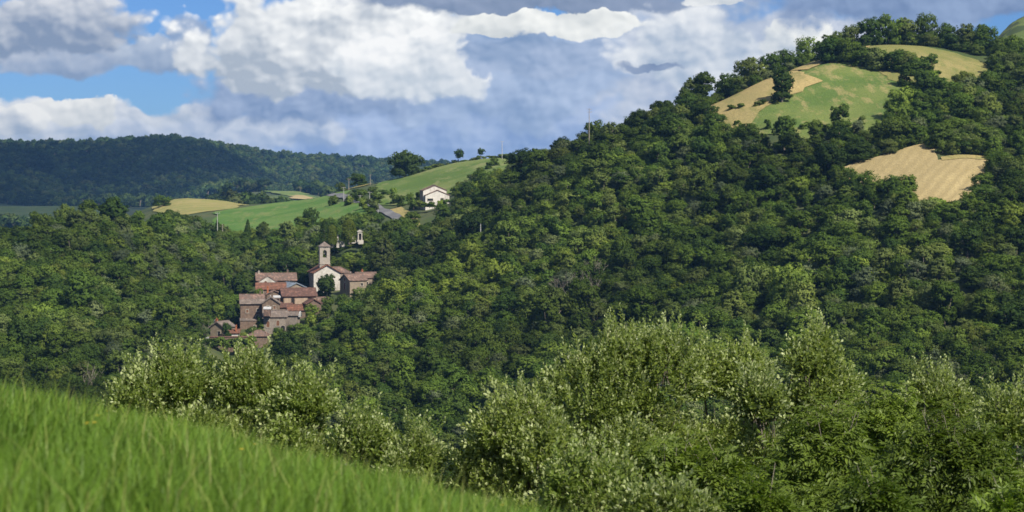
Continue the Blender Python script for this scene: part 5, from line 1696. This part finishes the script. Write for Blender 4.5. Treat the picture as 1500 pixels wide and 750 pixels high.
def make_grass():
    rng = np.random.default_rng(77)
    n = 195000
    y = np.sqrt(rng.uniform(4.0 ** 2, 21.0 ** 2, n))
    x = rng.uniform(-0.30, 0.075, n) * y + rng.uniform(-1.6, 1.6, n)
    den = 0.55 + 0.45 * np.sin(x * 2.1 + 0.7 * y) * np.sin(y * 1.7 - x)
    k = rng.random(n) < 0.55 + 0.45 * den
    x, y, den = x[k], y[k], den[k]
    n = len(x)
    z = hgt(x, y)
    patch = 0.5 + 0.5 * np.sin(x * 1.1 + 1) * np.cos(y * 0.8 + x * 0.5)
    tuft = 0.5 + 0.5 * np.sin(x * 9.0 + 3 * np.sin(y * 2.3)) * np.sin(y * 6.0 + 2 * np.sin(x * 3.1))
    h = rng.uniform(0.12, 0.27, n) * (0.75 + 0.3 * patch + 0.35 * tuft)
    stalk = rng.random(n) < 0.03
    h = np.where(stalk, h * 1.2 + 0.06, h)
    a = rng.uniform(0, 6.283, n)
    w = np.where(stalk, 0.0035, rng.uniform(0.0025, 0.0055, n))
    bend = rng.uniform(0.1, 0.9, n) * h
    wind = 0.06
    side = np.column_stack([-np.sin(a), np.cos(a), np.zeros(n)]) * w[:, None]
    fwd = np.column_stack([np.cos(a) * bend + wind * h, np.sin(a) * bend, np.zeros(n)])
    b = np.column_stack([x, y, z - 0.02])
    m = b + fwd * 0.35 + np.column_stack([0 * h, 0 * h, h * 0.6])
    t = b + fwd + np.column_stack([0 * h, 0 * h, h])
    V = np.stack([b - side, b + side, m - side * 0.75, m + side * 0.75, t], 1).reshape(-1, 3)
    o = np.arange(n)[:, None] * 5
    quads = o + np.array([0, 1, 3, 2]); tris = o + np.array([2, 3, 4])
    tint = np.clip(rng.normal(0.42, 0.11, n) + 0.22 * (patch - 0.5), 0, 0.85)
    tint = np.where(stalk, rng.uniform(0.8, 1.0, n), tint)
    me = np_mesh('grass', V, [quads, tris], [M['grass']], attrs={'tint': ('FACE', np.concatenate([tint, tint]))})
    link('grass', me, kind='stuff', label='tall fresh green meadow grass on the near bank', category='grass')


make_grass()
# small flowers in the grass
M['yellow'] = surf_mat('yellow_petals', (0.60, 0.48, 0.05), (0.70, 0.55, 0.08), 5)
M['mauve'] = surf_mat('mauve_petals', (0.30, 0.20, 0.42), (0.36, 0.26, 0.48), 5)
_fr = np.random.default_rng(21)


def flower_mesh(mat):
    mb = MB()
    
    for k in range(6):
        a = k * math.pi / 3
        c, s = math.cos(a), math.sin(a)
        mb.add([(0, 0, 0.40), (c * .012 - s * .007, s * .012 + c * .007, .408), (c * .026, s * .026, .404), (c * .012 + s * .007, s * .012 - c * .007, .408)], [(0, 1, 2, 3)])
    me = mb.mesh('meadow_flower', mat)
    return me, MB().tube([(0, 0, 0), (0.01, 0, 0.22), (0.0, 0.01, 0.40)], [0.003, 0.002, 0.002], 4).mesh('stalk', M['ash'])


FM = [flower_mesh(M['yellow']), flower_mesh(M['mauve'])]
for k in range(10):
    yy = _fr.uniform(8.5, 14); xx = _fr.uniform(-0.25, 0.0) * yy
    i = int(_fr.random() < 0.35)
    o = empty('meadow_flower', (xx, yy, h1(xx, yy)), label=('small mauve' if i else 'small yellow') + ' flower in the near meadow grass', category='flower', group=('mauve' if i else 'yellow') + ' flowers in the grass')
    link('petals', FM[i][0], o); link('stalk', FM[i][1], o)
    _k = _fr.uniform(0.5, 0.7)
    o.scale = (_k, _k, _k)

# ------------------------------------------------------------------ drifting clouds overhead that shade parts of the land
mcl, gcl = new_mat('cloud_vapour')
_d = gcl.n('ShaderNodeBsdfDiffuse', inp={0: (0.85, 0.85, 0.85, 1)})
_t = gcl.n('ShaderNodeBsdfTranslucent', inp={0: (0.85, 0.85, 0.85, 1)})
_m = gcl.n('ShaderNodeMixShader', inp={0: 0.25, 1: _d.outputs[0], 2: _t.outputs[0]})
_tp = gcl.n('ShaderNodeBsdfTransparent')
_m = gcl.n('ShaderNodeMixShader', inp={0: 0.62, 1: _m.outputs[0], 2: _tp.outputs[0]})
_o = gcl.n('ShaderNodeOutputMaterial'); gcl.link(_m.outputs[0], _o.inputs[0])


def cloud(px, r, alt, parts, seed, label):
    """a lumpy cloud at altitude alt whose shade falls round the ground point (px, r)"""
    rng = np.random.default_rng(seed)
    x, y = on(px, r)
    k = (alt - h1(x, y)) / SUN_TO[2]
    c = np.array([x, y, h1(x, y)]) + SUN_TO * k
    nu, nv = 40, 20
    V, Fc = [], []
    for (dx, dy, rx, ry, rz) in parts:
        o0 = len(V) and sum(len(v) for v in V)
        th = np.linspace(0, 2 * math.pi, nu, endpoint=False); ph = np.linspace(-math.pi / 2, math.pi / 2, nv)
        T_, H_ = np.meshgrid(th, ph, indexing='ij')
        d = np.stack([np.cos(T_) * np.cos(H_), np.sin(T_) * np.cos(H_), np.sin(H_)], -1).reshape(-1, 3)
        a = rng.uniform(0, 6, 6)
        bump_ = 1 + 0.13 * np.sin(d[:, 0] * 5 + a[0]) * np.sin(d[:, 1] * 6 + a[1]) + 0.08 * np.sin(d[:, 0] * 13 + a[2]) * np.sin(d[:, 1] * 12 + a[3]) + 0.05 * np.sin(d[:, 2] * 17 + d[:, 0] * 19 + a[4])
        p = d * bump_[:, None] * np.array([rx, ry, rz])
        p[:, 2] = np.maximum(p[:, 2], -rz * 0.3)
        V.append(p + np.array([dx, dy, 0]))
        ii_, jj_ = np.meshgrid(np.arange(nu), np.arange(nv - 1), indexing='ij')
        q0 = (ii_ * nv + jj_).ravel(); q1 = (((ii_ + 1) % nu) * nv + jj_).ravel()
        Fc.append(np.stack([q0, q1, q1 + 1, q0 + 1], -1) + o0)
    me = np_mesh('cloud', np.concatenate(V), np.concatenate(Fc), [mcl], smooth=True)
    return link('cloud', me, loc=c, label=label, category='cloud')


cloud(40, 2850, 1500, [(0, 0, 300, 330, 90), (-260, 60, 260, 300, 80), (120, 120, 150, 150, 60), (-130, -420, 330, 300, 80), (60, -760, 300, 260, 80)], 4, 'flat based cumulus drifting above the far wooded hill')

# ------------------------------------------------------------------ air
mh, gh = new_mat('air')
vol = gh.n('ShaderNodeVolumePrincipled', inp={'Color': (0.24, 0.52, 1.0, 1), 'Density': 0.000055, 'Anisotropy': 0.0})
oh = gh.n('ShaderNodeOutputMaterial')
gh.link(vol.outputs[0], oh.inputs['Volume'])
MB().box(-9700, 9700, -9700, 9700, -30, 232).build('haze', mh, kind='stuff')
print('triangles', sum(len(m.loops) - 2 * len(m.polygons) for m in bpy.data.meshes))
